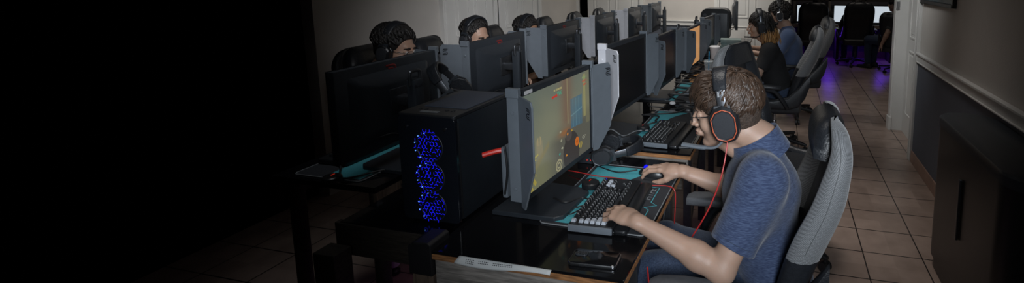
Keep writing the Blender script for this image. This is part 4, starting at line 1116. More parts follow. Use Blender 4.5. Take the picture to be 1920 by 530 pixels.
# cables
CABLE_PTS = [(-0.170, 1.545, 1.052), (-0.172, 1.53, 1.02), (-0.182, 1.505, 0.955), (-0.205, 1.495, 0.88), (-0.235, 1.49, 0.81), (-0.285, 1.505, 0.715), (-0.32, 1.53, 0.655)]
random.seed(11)
cable([(-0.90, 1.86, 0.752), (-0.83, 1.84, 0.757), (-0.755, 1.835, 0.752), (-0.67, 1.835, 0.752), (-0.60, 1.825, 0.752), (-0.52, 1.80, 0.752), (-0.445, 1.81, 0.752), (-0.41, 1.795, 0.748), (-0.402, 1.79, 0.715), (-0.405, 1.79, 0.63), (-0.41, 1.79, 0.50)], 0.0022, MT['redcable'], 'thin red headset cable running over the mat and off the desk edge')
cable(CABLE_PTS, 0.0024, MT['redcable'], 'red cable hanging from the player\'s headset down his shirt')
cable([(-0.39, 1.34, 0.70), (-0.385, 1.345, 0.62), (-0.375, 1.35, 0.55), (-0.34, 1.40, 0.45)], 0.0025, MT['redcable'], 'red cable dropping below the near desk edge over the jeans')
cable([(-0.60, 1.915, 0.762), (-0.68, 1.90, 0.750), (-0.76, 1.93, 0.747), (-0.84, 1.98, 0.745)], 0.0028, MT['black'], 'black mouse cable across the teal mat')
cable([(-0.685, 1.60, 0.762), (-0.73, 1.62, 0.757), (-0.77, 1.56, 0.764), (-0.83, 1.58, 0.764)], 0.003, MT['black'], 'black keyboard cable looping over the teal mat to the monitor foot')
cable([(-0.69, 1.55, 0.758), (-0.725, 1.50, 0.752), (-0.74, 1.53, 0.752), (-0.70, 1.58, 0.752)], 0.0025, MT['black'], 'short loop of black cable on the teal mat beside the keyboard')
cable([(-0.86, 2.06, 0.752), (-0.82, 2.15, 0.85), (-0.78, 2.25, 0.79), (-0.76, 2.40, 0.768), (-0.70, 2.44, 0.766)], 0.0028, MT['padedge'], 'pale grey cable draped over the second right-hand desk')
CL = ['black cable tangled near the silver-bladed monitor\'s foot', 'black cable snaking beyond the unused keyboard', 'black cable behind the unused keyboard', 'black cable lying before the third monitor', 'black cable looping beside the third monitor\'s foot',
      'black cable crossing in front of the orange-lit screen', 'black cable by the clear cup', 'black cable beside the foam cup', 'black cable near the upright dark case']
for k, l in enumerate(CL):
    y = 2.55 + k * 0.38; x = -0.74
    pts = [(x + random.uniform(-0.05, 0.05), y, 0.766 if False else 0.757)]
    for j in range(7):
        pts.append((x + random.uniform(-0.10, 0.16), y + 0.06 * j + random.uniform(-0.04, 0.04), 0.765 + random.uniform(0, 0.012)))
    cable(pts, 0.0045, MT['black'], l)
cable([(-1.98, 1.62, 0.785), (-1.85, 1.60, 0.79), (-1.72, 1.50, 0.785), (-1.60, 1.62, 0.785), (-1.53, 1.60, 0.72)], 0.004, MT['black'], 'dark cable trailing over the shaded near-left desk')
q = MB(); q.ball((-0.70, 3.02, 0.765), (0.022, 0.016, 0.012)); o = q.build('crumpled_wrapper', MT['white']); tag(o, 'small crumpled white wrapper among the cables behind the unused keyboard', 'wrapper')

# ------------------------------------------------------------------ chairs
def chair(loc, rz, label, bolster='cushion', group=None, lod=0, recline=0.0, name='gaming_chair', arms=True, head='leather', sc=1.0, turn_base=0.3, far_bolster=None, hb=0.05):
    """seat faces local +X"""
    t = empty(name, loc, rz, label, 'chair', group); t.scale = (sc, sc, sc)
    # seat
    q = MB(); rings = []
    for (x, hw, zb, zt) in ((-0.12, 0.20, 0.41, 0.45), (-0.10, 0.235, 0.39, 0.475), (0.05, 0.25, 0.385, 0.478), (0.28, 0.26, 0.385, 0.482), (0.40, 0.25, 0.385, 0.478), (0.445, 0.225, 0.40, 0.46), (0.455, 0.19, 0.42, 0.44)):
        ring = []
        for (u, v) in rounded_rect(2 * hw, zt - zb, min(0.03, (zt - zb) * 0.45), 4):
            z = (zt + zb) / 2 + v + (0.030 * abs(u / hw) ** 4 if v > 0 else 0)
            ring.append(Vector((x, u, z)))
        rings.append(ring)
    q.loft(rings); q.build('seat', MT['leather'], t)
    # backrest: (z, outer x, bolster front x, centre front x, half width)
    LV = [(0.42, -0.070, -0.01, -0.035, 0.195), (0.50, -0.085, 0.010, -0.045, 0.215), (0.60, -0.100, 0.004, -0.052, 0.228), (0.70, -0.128, -0.018, -0.080, 0.236), (0.80, -0.166, -0.050, -0.112, 0.246), (0.90, -0.199, -0.093, -0.140, 0.252),
          (1.00, -0.213, -0.126, -0.163, 0.250), (1.07, -0.216, -0.143, -0.172, 0.240), (1.12, -0.212, -0.150, -0.173, 0.222), (1.165, -0.202, -0.150, -0.168, 0.195), (1.190, -0.188, -0.150, -0.162, 0.165), (1.203, -0.172, -0.153, -0.158, 0.125)]
    def xr(x, z): return x - recline * max(0, z - 0.45)
    def smooth_levels(n=26):
        A = np.array(LV); zi = np.concatenate([np.linspace(0.42, 1.12, n - 8, endpoint=False), np.linspace(1.12, 1.222, 8)])
        pts = bez([Vector((r[1], r[2], r[0])) for r in LV], 3); pts2 = bez([Vector((r[3], r[4], r[0])) for r in LV], 3)
        return [(a.z * 1, a.x, a.y, b.x, b.y) for a, b in zip(pts, pts2)]
    lv = [(z if z < 1.0 else 1.0 + (z - 1.0) * 0.76, *r_) for z, *r_ in smooth_levels()]
    for sg in (-1, 1):
        q = MB(); rings = []
        for z, xo, xi, xc_, hw in lv:
            d = xi - xo
            pr = [(xo + 0.004, 0.50 * hw), (xo, 0.70 * hw), (xo + 0.12 * d, 0.88 * hw), (xo + 0.34 * d, 0.97 * hw), (xo + 0.62 * d, hw), (xo + 0.86 * d, 0.97 * hw), (xi, 0.89 * hw), (xi - 0.04 * d, 0.78 * hw), (xi - 0.25 * d, 0.66 * hw), (xc_ - 0.006, 0.56 * hw), (xc_ - 0.02, 0.50 * hw)]
            rings.append([Vector((xr(x, z), sg * y, z)) for x, y in pr])
        kk = next(i for i, r in enumerate(lv) if r[0] > 0.70)
        q.loft(rings[kk:]); sb = q.build('side_bolster', MT[far_bolster if far_bolster and sg > 0 else bolster], t, True, 0, 60)
        q = MB(); q.loft(rings[:kk + 1]); q.build('lower_bolster', MT['leather'], t, True, 0, 60)
        if lod == 0:   # seam piping along the bolster
            q = MB(); q.tube([Vector((xr(xo + 0.60 * (xi - xo), z), sg * (hw + 0.0008), z)) for z, xo, xi, xc_, hw in lv[kk + 1:-4]], 0.0013, 6)
            q.build('seam', MT['seamgrey'], sb)
    q = MB(); rings = []
    for z, xo, xi, xc_, hw in lv:
        if z > 1.05: continue
        rings.append([Vector((xr(x, z), y, z)) for x, y in ((xo + 0.006, -0.56 * hw), (xo + 0.003, 0), (xo + 0.006, 0.56 * hw), (xc_ - 0.004, 0.60 * hw), (xc_, 0.5 * hw), (xc_ + 0.006, 0), (xc_, -0.5 * hw), (xc_ - 0.004, -0.60 * hw))])
    q.loft(rings); q.build('backrest', MT['leather'], t, True, 0, 60)
    q = MB(); rings = []
    for z, xo, xi, xc_, hw in lv:
        if z < 1.02: continue
        f = (z - 1.02) / 0.135; bulge = hb * math.sin(PI * min(1, 0.12 + f * 0.88)) ** 0.6
        rings.append([Vector((xr(x, z), y, z)) for x, y in ((xo + 0.004, -0.58 * hw), (xo - 0.001, 0), (xo + 0.004, 0.58 * hw), (xi - 0.006 + bulge * 0.2, 0.70 * hw), (xi + bulge * 0.9, 0.62 * hw), (xi + bulge, 0.3 * hw), (xi + bulge * 1.05, 0), (xi + bulge, -0.3 * hw), (xi + bulge * 0.9, -0.62 * hw), (xi - 0.006 + bulge * 0.2, -0.70 * hw))])
    q.loft(rings); q.build('headrest', MT[head], t, True, 0, 60)
    # lower leather shell hugging the hips
    for sg in (-1, 1):
        q = MB(); rings = []
        for (x, z, th, hh) in ((-0.155, 0.70, 0.012, 0.05), (-0.13, 0.63, 0.02, 0.085), (-0.08, 0.55, 0.028, 0.09), (0.0, 0.49, 0.03, 0.06), (0.12, 0.475, 0.03, 0.045), (0.30, 0.47, 0.028, 0.04), (0.40, 0.46, 0.02, 0.03)):
            rings.append([Vector((xr(x, z), sg * (0.243 + u), z + v)) for u, v in rounded_rect(th * 2, hh * 2, th * 0.9, 3)])
        q.loft(rings); q.build('side_wing', MT['leather'], t)
    if arms:
        for sg in (-1, 1):
            q = MB(); rings = []
            for (x, w_, z) in ((0.05, 0.026, 0.637), (0.07, 0.040, 0.640), (0.16, 0.047, 0.645), (0.28, 0.047, 0.645), (0.36, 0.042, 0.640), (0.385, 0.028, 0.632)):
                rings.append([Vector((x, sg * 0.305 + u, z + v)) for u, v in rounded_rect(2 * w_, 0.036, 0.015, 4)])
            q.loft(rings); pad = q.build('armrest', MT['armpad'] if lod == 0 else MT['leather'], t)
            q = MB(); q.tube(bez([(0.30, sg * 0.275, 0.43), (0.31, sg * 0.305, 0.50), (0.26, sg * 0.31, 0.60), (0.20, sg * 0.305, 0.625)], 6), 0.021, 10)
            q.tube(bez([(0.0, sg * 0.27, 0.45), (0.02, sg * 0.30, 0.50), (0.10, sg * 0.31, 0.60), (0.18, sg * 0.305, 0.62)], 6), 0.019, 10)
            q.build('arm_bracket', MT['leather'], t)
    # mechanism, gas lift, star base
    q = MB(); q.box((0.12, 0, 0.375), (0.26, 0.16, 0.035), chamfer=0.006); q.tube([(0.12, -0.08, 0.37), (0.14, -0.24, 0.365)], 0.006, 8)
    q.build('tilt_mechanism', MT['darkmetal'], t)
    q = MB(); q.cyl((0.12, 0, 0.10), (0.12, 0, 0.26), 0.026, n=18); q.cyl((0.12, 0, 0.25), (0.12, 0, 0.37), 0.015, n=16)
    q.build('gas_lift', MT['metal'] if lod < 2 else MT['darkmetal'], t)
    q = MB(); q.lathe([(0.045, 0.085), (0.05, 0.10), (0.042, 0.135), (0.03, 0.14)], (0.12, 0, 0), 20); q.build('hub', MT['black'], t)
    for k in range(5):
        a = turn_base + k * 2 * PI / 5; dx, dy = math.cos(a), math.sin(a)
        q = MB(); q.loft([[Vector((0.12 + dx * r_ - dy * u, dy * r_ + dx * u, z + v)) for u, v in rounded_rect(wd, ht, min(wd, ht) * 0.3, 2)] for r_, z, wd, ht in ((0.02, 0.115, 0.06, 0.045), (0.15, 0.10, 0.045, 0.036), (0.29, 0.080, 0.034, 0.026), (0.315, 0.078, 0.02, 0.018))])
        lg = q.build('leg', MT['black'], t)
        q = MB()
        for s2 in (-0.014, 0.014):
            c0 = Vector((0.12 + dx * 0.30 - dy * s2, dy * 0.30 + dx * s2, 0.028)); q.cyl(c0 - Vector((-dy, dx, 0)) * 0.009, c0 + Vector((-dy, dx, 0)) * 0.009, 0.027, n=18)
        q.cyl((0.12 + dx * 0.30, dy * 0.30, 0.03), (0.12 + dx * 0.30, dy * 0.30, 0.078), 0.008, n=10)
        q.build('caster', MT['black'], lg)
    return t
MT['seamgrey'] = mat('grey_piping', (0.13, 0.135, 0.14), 0.7, 0, 90, 0.1)
MT['armpad'] = mat('grey_arm_pad', (0.10, 0.105, 0.115), 0.5, 0, 90, 0.1, 0.1, 200)
CR = 'gaming chairs of the right-hand row'; CLG = 'chairs of the left-hand row'
chair((0.0, 1.65, 0), PI, 'gaming chair with silver mesh side bolsters that the brown-haired player sits in', 'cushion', CR)
chair((-0.11, 2.80, 0), R(-20), 'empty gaming chair with grey headrest pushed in just behind the brown-haired player\'s head', 'cushion', CR, 1, arms=False, far_bolster='leather', hb=0.012, turn_base=R(56), sc=1.04)
chair((0.06, 4.48, 0), R(178), 'gaming chair with pale grey back edge that the woman in black sits in', 'cushion', CR, 1, 0.12)
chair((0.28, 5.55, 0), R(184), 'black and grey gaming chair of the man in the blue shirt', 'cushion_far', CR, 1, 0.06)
ch = [(-2.42, 2.55, 'black chair behind the boy with glasses at far left'), (-2.34, 3.02, 'rounded black chair behind the man looking down, left of his head'), (-2.36, 3.86, 'black chair behind the dark-haired man showing only his eyes'),
      (-2.36, 4.86, 'empty dark chair whose top shows before the narrow dark opening'), (-2.33, 5.60, 'empty black chair whose rounded top stands out against the panelled door'), (-2.3, 6.34, 'empty dark chair, only a thin arc of its top in view beyond the monitors')]
for x, y, l in ch: chair((x, y, 0), R(8), l, 'leather', CLG, 1, 0.10, name='office_chair')
CB = 'chairs in the back room'
chair((1.27, 9.00, 0), R(90), 'big black chair in the middle of the purple-lit back room', 'leather', CB, 2, sc=1.0)
chair((0.48, 8.75, 0), R(96), 'black chair before the left-hand screen of the back room', 'leather', CB, 2)
chair((1.80, 8.55, 0), R(60), 'small black chair by the white door frame, the person in grey sits on it', 'leather', CB, 2, arms=False, sc=0.88)

# ------------------------------------------------------------------ people
def add_head(c, M, s=1.0, neck_to=None, neck_r=0.056, fine=True):
    """head, face, ears; M: head frame"""
    X3 = np.array(M.to_3x3()); P = lambda x, y, z: np.array(M @ Vector((x * s, y * s, z * s)))
    E = lambda p, r, k=0.012, sub=False, rot=None: c.ell(P(*p), [q * s for q in r], X3 if rot is None else X3 @ np.array(rot), k, sub)
    S_ = lambda a, b, ra, rb=None, k=0.01: c.seg(P(*a), P(*b), ra * s, None if rb is None else rb * s, k)
    E((-0.014, 0, 0.034), (0.098, 0.077, 0.086))
    E((0.028, 0, -0.020), (0.062, 0.062, 0.086), 0.02)
    E((0.030, 0, -0.072), (0.052, 0.050, 0.038), 0.02)
    E((0.076, 0, -0.098), (0.018, 0.022, 0.017), 0.014)
    for g in (-1, 1):
        S_((0.002, g * 0.054, -0.050), (0.066, g * 0.016, -0.100), 0.013, 0.013, 0.016)
        E((0.060, g * 0.036, -0.030), (0.026, 0.024, 0.026), 0.018)
        E((0.0, g * 0.058, -0.02), (0.04, 0.014, 0.04), 0.02)
    S_((0.084, -0.028, 0.026), (0.084, 0.028, 0.026), 0.011, 0.011, 0.014)
    for g in (-1, 1): E((0.097, g * 0.032, 0.003), (0.016, 0.019, 0.012), 0.010, True)
    for g in (-1, 1): E((0.080, g * 0.031, 0.002), (0.0135, 0.0150, 0.0125), 0.004)
    S_((0.092, 0, 0.014), (0.113, 0, -0.026), 0.0075, 0.0110, 0.010)
    E((0.113, 0, -0.031), (0.0115, 0.0115, 0.0095), 0.006)
    for g in (-1, 1): E((0.101, g * 0.012, -0.034), (0.010, 0.0072, 0.0075), 0.005)
    E((0.093, 0, -0.060), (0.013, 0.024, 0.016), 0.010)
    E((0.1035, 0, -0.0535), (0.0065, 0.021, 0.0055), 0.004)
    E((0.1015, 0, -0.0665), (0.0070, 0.018, 0.0060), 0.004)
    E((0.112, 0, -0.0598), (0.008, 0.020, 0.0014), 0.0015, True)
    E((0.102, 0, -0.079), (0.006, 0.016, 0.004), 0.005, True)
    for g in (-1, 1):
        rot = Euler((0, R(12), R(g * 22))).to_matrix()
        E((-0.006, g * 0.080, -0.006), (0.0185, 0.0065, 0.031), 0.005, False, rot)
        E((-0.006, g * 0.077, -0.026), (0.010, 0.008, 0.012), 0.005)
        E((-0.003, g * 0.0875, -0.002), (0.011, 0.0045, 0.020), 0.003, True, rot)
    if neck_to is not None:
        c.seg(P(-0.022, 0, -0.045), neck_to, neck_r * s, neck_r * 1.06 * s, 0.028)
        for g in (-1, 1): c.seg(P(-0.005, g * 0.05, -0.06), np.array(neck_to) * 0.85 + P(0.0, 0, -0.06) * 0.15, 0.02 * s, 0.02 * s, 0.02)
        S_((0.035, 0, -0.085), (-0.01, 0, -0.125), 0.030, 0.036, 0.025)
def add_hand(c, wrist, f, up, side, s=1.0, curls=None, spread=0.0, thumb=None, k=0.004):
    """f: towards the knuckles, up: back of the hand, side: towards the thumb"""
    f = Vector(f).normalized(); up = Vector(up); up = (up - f * up.dot(f)).normalized(); sd = Vector(side); sd = (sd - f * sd.dot(f) - up * sd.dot(up)).normalized()
    W_ = Vector(wrist)
    c.eseg(W_ - f * 0.012 * s, W_ + f * 0.048 * s, sd, 0.026 * s, 0.037 * s, 0.019 * s, 0.0165 * s, 0.012)
    c.eseg(W_ + f * 0.035 * s, W_ + f * 0.083 * s, sd, 0.037 * s, 0.0385 * s, 0.0160 * s, 0.0115 * s, 0.012)
    c.seg(W_ + f * 0.02 * s + sd * 0.018 * s - up * 0.008 * s, W_ + f * 0.055 * s + sd * 0.030 * s - up * 0.008 * s, 0.015 * s, 0.012 * s, 0.012)
    curls = curls or [(20, 35, 25)] * 4
    base = [(0.028, 0.086, 0.0), (0.0095, 0.092, 0.002), (-0.0095, 0.089, 0.001), (-0.0275, 0.080, -0.002)]
    ln = [(0.042, 0.025, 0.020), (0.047, 0.029, 0.021), (0.043, 0.027, 0.021), (0.033, 0.020, 0.018)]
    rad = [0.0088, 0.0090, 0.0085, 0.0076]
    for i in range(4):
        b = W_ + (sd * base[i][0] + f * base[i][1] + up * base[i][2]) * s
        yaw = R((1.5 - i) * (4 + spread)); d0 = (f * math.cos(yaw) + sd * math.sin(yaw)).normalized()
        ax_ = up.cross(d0) * -1
        ang = 0; p = b; r = rad[i] * s
        c.ell(b, (r * 1.18, r * 1.18, r * 1.12), None, 0.006)
        for j in range(3):
            ang += R(curls[i][j]); d = d0 * math.cos(ang) - up * math.sin(ang)
            n_ = p + d * ln[i][j] * s
            c.seg(p, n_, r * (1.0 - 0.09 * j), r * (0.93 - 0.09 * j), k if j else 0.006)
            p = n_
    th = thumb or [(0.55, 0.75, -0.35), (0.80, 0.35, -0.35), (0.92, 0.10, -0.3)]
    p = W_ + (sd * 0.022 + f * 0.022 - up * 0.006) * s
    for j, (a, b_, c_) in enumerate(th):
        d = (f * a + sd * b_ + up * c_).normalized(); n_ = p + d * (0.040, 0.031, 0.026)[j] * s
        c.seg(p, n_, (0.0155, 0.0112, 0.0098)[j] * s, (0.0115, 0.0102, 0.0082)[j] * s, 0.008 if j == 0 else 0.004); p = n_
def add_arm(c, sh, el, wr, r=(0.047, 0.040, 0.041, 0.027), s=1.0, hollow=None):
    sh, el, wr = Vector(sh), Vector(el), Vector(wr)
    c.seg(sh, el, r[0] * s, r[1] * s, 0.02)
    ax_ = (el - sh).cross(wr - el)
    ax_ = ax_.normalized() if ax_.length > 1e-5 else Vector((0, 0, 1))
    m_ = el.lerp(wr, 0.28)
    c.seg(el, m_, r[1] * 0.94 * s, r[2] * s, 0.02)
    c.eseg(m_, wr, ax_, r[2] * s, r[3] * 1.02 * s, r[2] * 0.98 * s, r[3] * 0.78 * s, 0.02)
def torso(c, pel, waist, chest, neck, L, g=0.0, s=1.0, shl=None, shr=None, k=0.03, w=(0.165, 0.150, 0.165, 0.09), d=(0.115, 0.110, 0.115, 0.062)):
    c.eseg(pel, waist, L, w[0] * s + g, w[1] * s + g, d[0] * s + g, d[1] * s + g, k)
    c.eseg(waist, chest, L, w[1] * s + g, w[2] * s + g, d[1] * s + g, d[2] * s + g, k)
    c.eseg(chest, neck, L, w[2] * 0.98 * s + g, w[3] * s * 0.75 + g * 0.6, d[2] * 0.95 * s + g, d[3] * s + g * 0.5, k)
    for q in (shl, shr):
        if q is not None: c.seg(Vector(chest).lerp(Vector(neck), 0.62), q, 0.055 * s + g, 0.053 * s + g, 0.04)
def folds(amp, fr, seed):
    rg = np.random.RandomState(seed); W_ = [(rg.uniform(-1, 1, 3) * fr * rg.uniform(0.6, 1.6), rg.uniform(0, 6)) for _ in range(6)]
    def f(X, Y, Z):
        a = 0
        for v, p in W_:
            a = a + np.sin(v[0] * X + v[1] * Y + v[2] * Z + p + 1.3 * np.sin(9 * Z + 7 * X + p))
        return amp * a / 3
    return f
def hair_cap(M, s, mat_, parent, style, h=0.004, grow=0.010, fh=0.0):
    c = Clay(h); X3 = np.array(M.to_3x3()); P = lambda x, y, z: np.array(M @ Vector((x * s, y * s, z * s)))
    c.ell(P(-0.018, 0, 0.040), [q * s for q in (0.099 + grow, 0.078 + grow, 0.086 + grow)], X3, 0.01)
    c.ell(P(-0.045, 0, -0.012), [q * s for q in (0.066 + grow * .6, 0.068 + grow * .4, 0.070)], X3, 0.02)
    # clear the face and ears
    c.ell(P(0.115 - fh * 0.3, 0, -0.040 + fh), [q * s for q in (0.075, 0.105, 0.095)], X3, 0.012, True)
    c.ell(P(0.02, 0, -0.11), [q * s for q in (0.10, 0.12, 0.09)], X3, 0.012, True)
    for g in (-1, 1): c.ell(P(0.010, g * 0.092, -0.020), [q * s for q in (0.030, 0.020, 0.034)], X3, 0.006, True)
    c.warp = folds(0.0018, 95, 5)
    return c.mesh('hair', mat_, parent)
def locks(M, s, mat_, parent, n, seed, length=0.07, top_only=False, part=None, flow=(1.0, 0.0), r=0.0042, lift=0.012, zmin=0.03, curl=0.008, name='hair_locks', back=False, tail=None, lift2=0.0, band=False, xmin=-1.0, front=0.0):
    """tapered wavy locks lying over the crown"""
    rg = random.Random(seed); q = MB()
    C0 = Vector((-0.018, 0, 0.040)); RR = Vector((0.104, 0.084, 0.092))
    for _ in range(n):
        while True:
            d = Vector((rg.gauss(0, 1), rg.gauss(0, 1), rg.gauss(0.35, 1))).normalized()
            p = C0 + Vector((d.x * RR.x, d.y * RR.y, d.z * RR.z))
            lim = zmin + ((0.030 + front) if p.x > 0.035 else 0)
            if band and abs(p.x + 0.005) < 0.024: continue
            if p.z > lim and (p.x < 0.095) and p.x > xmin: break
        nrm = Vector((d.x / RR.x, d.y / RR.y, d.z / RR.z)).normalized()
        crown = Vector((-0.055, 0.01, 0.125)); out = (p - crown); out = (out - nrm * out.dot(nrm))
        if out.length < 1e-4: continue
        out.normalize()
        fl = Vector((flow[0], flow[1], 0)); fl = fl - nrm * fl.dot(nrm)
        dr = (out * 0.75 + fl * 0.55 + Vector((rg.gauss(0, 0.25), rg.gauss(0, 0.25), 0))).normalized()
        L = length * rg.uniform(0.6, 1.15); pts = []; cur = p - nrm * 0.004; ph = rg.uniform(0, 6); side = nrm.cross(dr).normalized()
        N = 6
        for i in range(N + 1):
            f = i / N
            u = (cur - C0); e = math.sqrt((u.x / RR.x) ** 2 + (u.y / RR.y) ** 2 + (u.z / RR.z) ** 2)
            surf = C0 + u / max(e, 1e-5)
            hgt = lift * math.sin(PI * min(1, f * 0.9 + 0.08)) + lift2 * f
            nn = Vector((u.x / RR.x ** 2, u.y / RR.y ** 2, u.z / RR.z ** 2)).normalized()
            pts.append(surf + nn * hgt + side * curl * math.sin(ph + f * 3.4))
            cur = surf + dr * L / N
            dr = (dr + Vector((0, 0, -0.22)) * f).normalized()
        q.tube([M @ (x * s) for x in pts], [r * s * v for v in (0.5, 0.95, 1.1, 1.05, 0.85, 0.55, 0.12)], 6, True, 0.55)
    return q.build(name, mat_, parent, True, 0, 80)
def eyes(M, s, parent, brow=True, browmat='hair_dark', r=0.0118):
    for g in (-1, 1):
        P = lambda x, y, z: M @ Vector((x * s, y * s, z * s))
        q = MB(); q.ball(P(0.0825, g * 0.031, 0.0005), r * s, 14, 9); e = q.build('eye', MT['eyew'], parent)
        q = MB(); q.ball(P(0.0905, g * 0.031, -0.0015), 0.0052 * s, 12, 8); q.build('iris', MT['iris'], e)
        q = MB(); q.tube([P(0.0925 - 0.012 * abs(t_), g * (0.031 + 0.0150 * t_), 0.0065 - 0.0035 * t_ * t_) for t_ in np.linspace(-1, 1, 7)], [0.0016 * s] * 7, 6); q.build('eyelid_line', MT[browmat], e)
        if brow:
            q = MB(); q.tube([P(0.099 - 0.014 * max(0, t_) ** 2 - 0.002 * abs(t_), g * (0.032 + 0.020 * t_), 0.0215 + 0.004 * (1 - t_ * t_) + 0.001 * t_) for t_ in np.linspace(-1, 1, 8)], [v * s for v in (0.0022, 0.0038, 0.0042, 0.0042, 0.0038, 0.0032, 0.0024, 0.001)], 7, True, 0.8, up=(1, 0, 0)); q.build('eyebrow', MT[browmat], parent)
def lips(M, s, parent):
    P = lambda x, y, z: M @ Vector((x * s, y * s, z * s))
    q = MB()
    q.tube([P(0.1085 - 0.011 * t_ * t_, 0.019 * t_, -0.0545 - 0.0015 * t_ * t_) for t_ in np.linspace(-1, 1, 9)], [v * s for v in (0.001, 0.0026, 0.0036, 0.004, 0.0036, 0.004, 0.0036, 0.0026, 0.001)], 8)
    q.tube([P(0.1070 - 0.011 * t_ * t_, 0.017 * t_, -0.0655 + 0.0035 * t_ * t_) for t_ in np.linspace(-1, 1, 9)], [v * s for v in (0.001, 0.003, 0.0044, 0.005, 0.0052, 0.005, 0.0044, 0.003, 0.001)], 8)
    q.build('lips', MT['lips'], parent)
def glasses(M, s, label):
    P = lambda x, y, z: M @ Vector((x * s, y * s, z * s))
    t = world_thing('eyeglasses', M.translation, label, 'glasses')
    for g in (-1, 1):
        rim = [P(0.113 - 0.006 * abs(math.cos(a)) * (1 if math.cos(a) > 0 else 0), g * (0.032 + 0.023 * math.cos(a)), -0.004 + 0.018 * math.sin(a)) for a in np.linspace(0, 2 * PI, 25)]
        q = MB(); q.tube(rim, 0.0014 * s, 6, False); fr_ = q.build('rim', MT['casing2'], t)
        q = MB(); q.add(rim[:-1], [tuple(range(24))]); sl = q.build('lens', MT['lens'], fr_, False)
        q = MB(); q.tube([P(0.108, g * 0.055, 0.004), P(0.085, g * 0.074, 0.006), P(-0.002, g * 0.081, 0.005), P(-0.012, g * 0.082, -0.008)], 0.0016 * s, 6); q.build('temple', MT['casing2'], t)
    q = MB(); q.tube([P(0.112, -0.010, 0.002), P(0.117, 0, 0.006), P(0.112, 0.010, 0.002)], 0.0014 * s, 6); q.build('bridge', MT['casing2'], t)

def figure(label, M, s, h, pel, chest, neck, L, shl, ell_, wrl, shr, elr, wrr, knees, ankles, skin, shirt, pants, hand_l=None, hand_r=None, sleeve=0.72, cat='person', waist=None, gw=1.0, group=None, hair=None, legs=True, clothes_h=None, collar=False, sleeve_r=(0.062, 0.066), fold=0.0022):
    loc = (pel[0], pel[1], 0)
    t = world_thing('person', loc, label, cat, group)
    L = Vector(L); pel, chest, neck = Vector(pel), Vector(chest), Vector(neck); wst = Vector(waist) if waist else pel.lerp(chest, 0.45)
    c = Clay(h)
    torso(c, pel, wst, chest, neck, L, -0.012, s, shl, shr)
    add_arm(c, shl, ell_, wrl, s=s); add_arm(c, shr, elr, wrr, s=s)
    for (w_, e_, hd) in ((wrl, ell_, hand_l), (wrr, elr, hand_r)):
        hd = hd or {}
        f = hd.get('f') or (Vector(w_) - Vector(e_)); up = hd.get('up', (0, 0, 1)); sd = hd['side']
        add_hand(c, w_, f, up, sd, s * hd.get('s', 1), hd.get('curls'), hd.get('spread', 0), hd.get('thumb'))
    add_head(c, M, s, neck)
    hips = [pel + L * 0.085, pel - L * 0.085]
    for i in range(2):
        c.seg(hips[i], knees[i], 0.07 * s, 0.052 * s, 0.02); c.seg(knees[i], ankles[i], 0.05 * s, 0.036 * s, 0.02)
    body = c.mesh('body', skin, t)
    ch_ = clothes_h or h * 1.15
    c = Clay(ch_)
    torso(c, pel + (pel - chest).normalized() * 0.03, wst, chest, neck.lerp(chest, 0.10), L, 0.006 * gw, s, shl, shr)
    for (sh, el_) in ((shl, ell_), (shr, elr)):
        sh = Vector(sh); el_ = Vector(el_); hem = sh.lerp(el_, sleeve)
        c.seg(sh, hem, sleeve_r[0] * s, sleeve_r[1] * s, 0.07)
        n_ = (el_ - sh).normalized()
        if sleeve < 1.0: c.cuts.append((hem, n_, hem + n_ * 0.055, 0.105 * s))
        else: c.seg(el_, Vector(wrl if el_ == Vector(ell_) else wrr), 0.048 * s, 0.036 * s, 0.02)
    c.warp = folds(fold, 26, 3)
    sh_o = c.mesh('shirt', shirt, t)
    c = Clay(max(ch_, 0.006))
    c.eseg(pel + L * 0.0 + Vector((0, 0, 0.02)), pel + (chest - pel).normalized() * 0.05, L, 0.170 * s, 0.152 * s, 0.118 * s, 0.110 * s, 0.03)
    for i in range(2):
        c.seg(hips[i], knees[i], 0.092 * s, 0.070 * s, 0.03); c.seg(knees[i], Vector(ankles[i]) + Vector((0, 0, 0.03)), 0.068 * s, 0.052 * s, 0.03)
    c.warp = folds(0.003, 30, 9)
    c.mesh('jeans', pants, t)
    fd = L.cross(Vector((0, 0, 1))); hd_ = (Vector(knees[0]) - hips[0]); hd_.z = 0; hd_.normalize()
    for i in range(2):
        a = Vector(ankles[i]); q = MB(); rings = []
        for (u, wd, ht) in ((-0.075, 0.025, 0.05), (-0.06, 0.036, 0.085), (0.0, 0.040, 0.105), (0.06, 0.045, 0.075), (0.13, 0.045, 0.055), (0.175, 0.035, 0.045), (0.19, 0.018, 0.03)):
            sd = hd_.cross(Vector((0, 0, 1)))
            rings.append([Vector((a.x, a.y, 0.002 + ht / 2)) + hd_ * u * s + sd * x * s + Vector((0, 0, z)) for x, z in rounded_rect(wd * 2, ht, min(wd, ht / 2) * 0.8, 3)])
        q.loft(rings); q.build('shoe', MT['shoe'], t)
    return t, body, sh_o

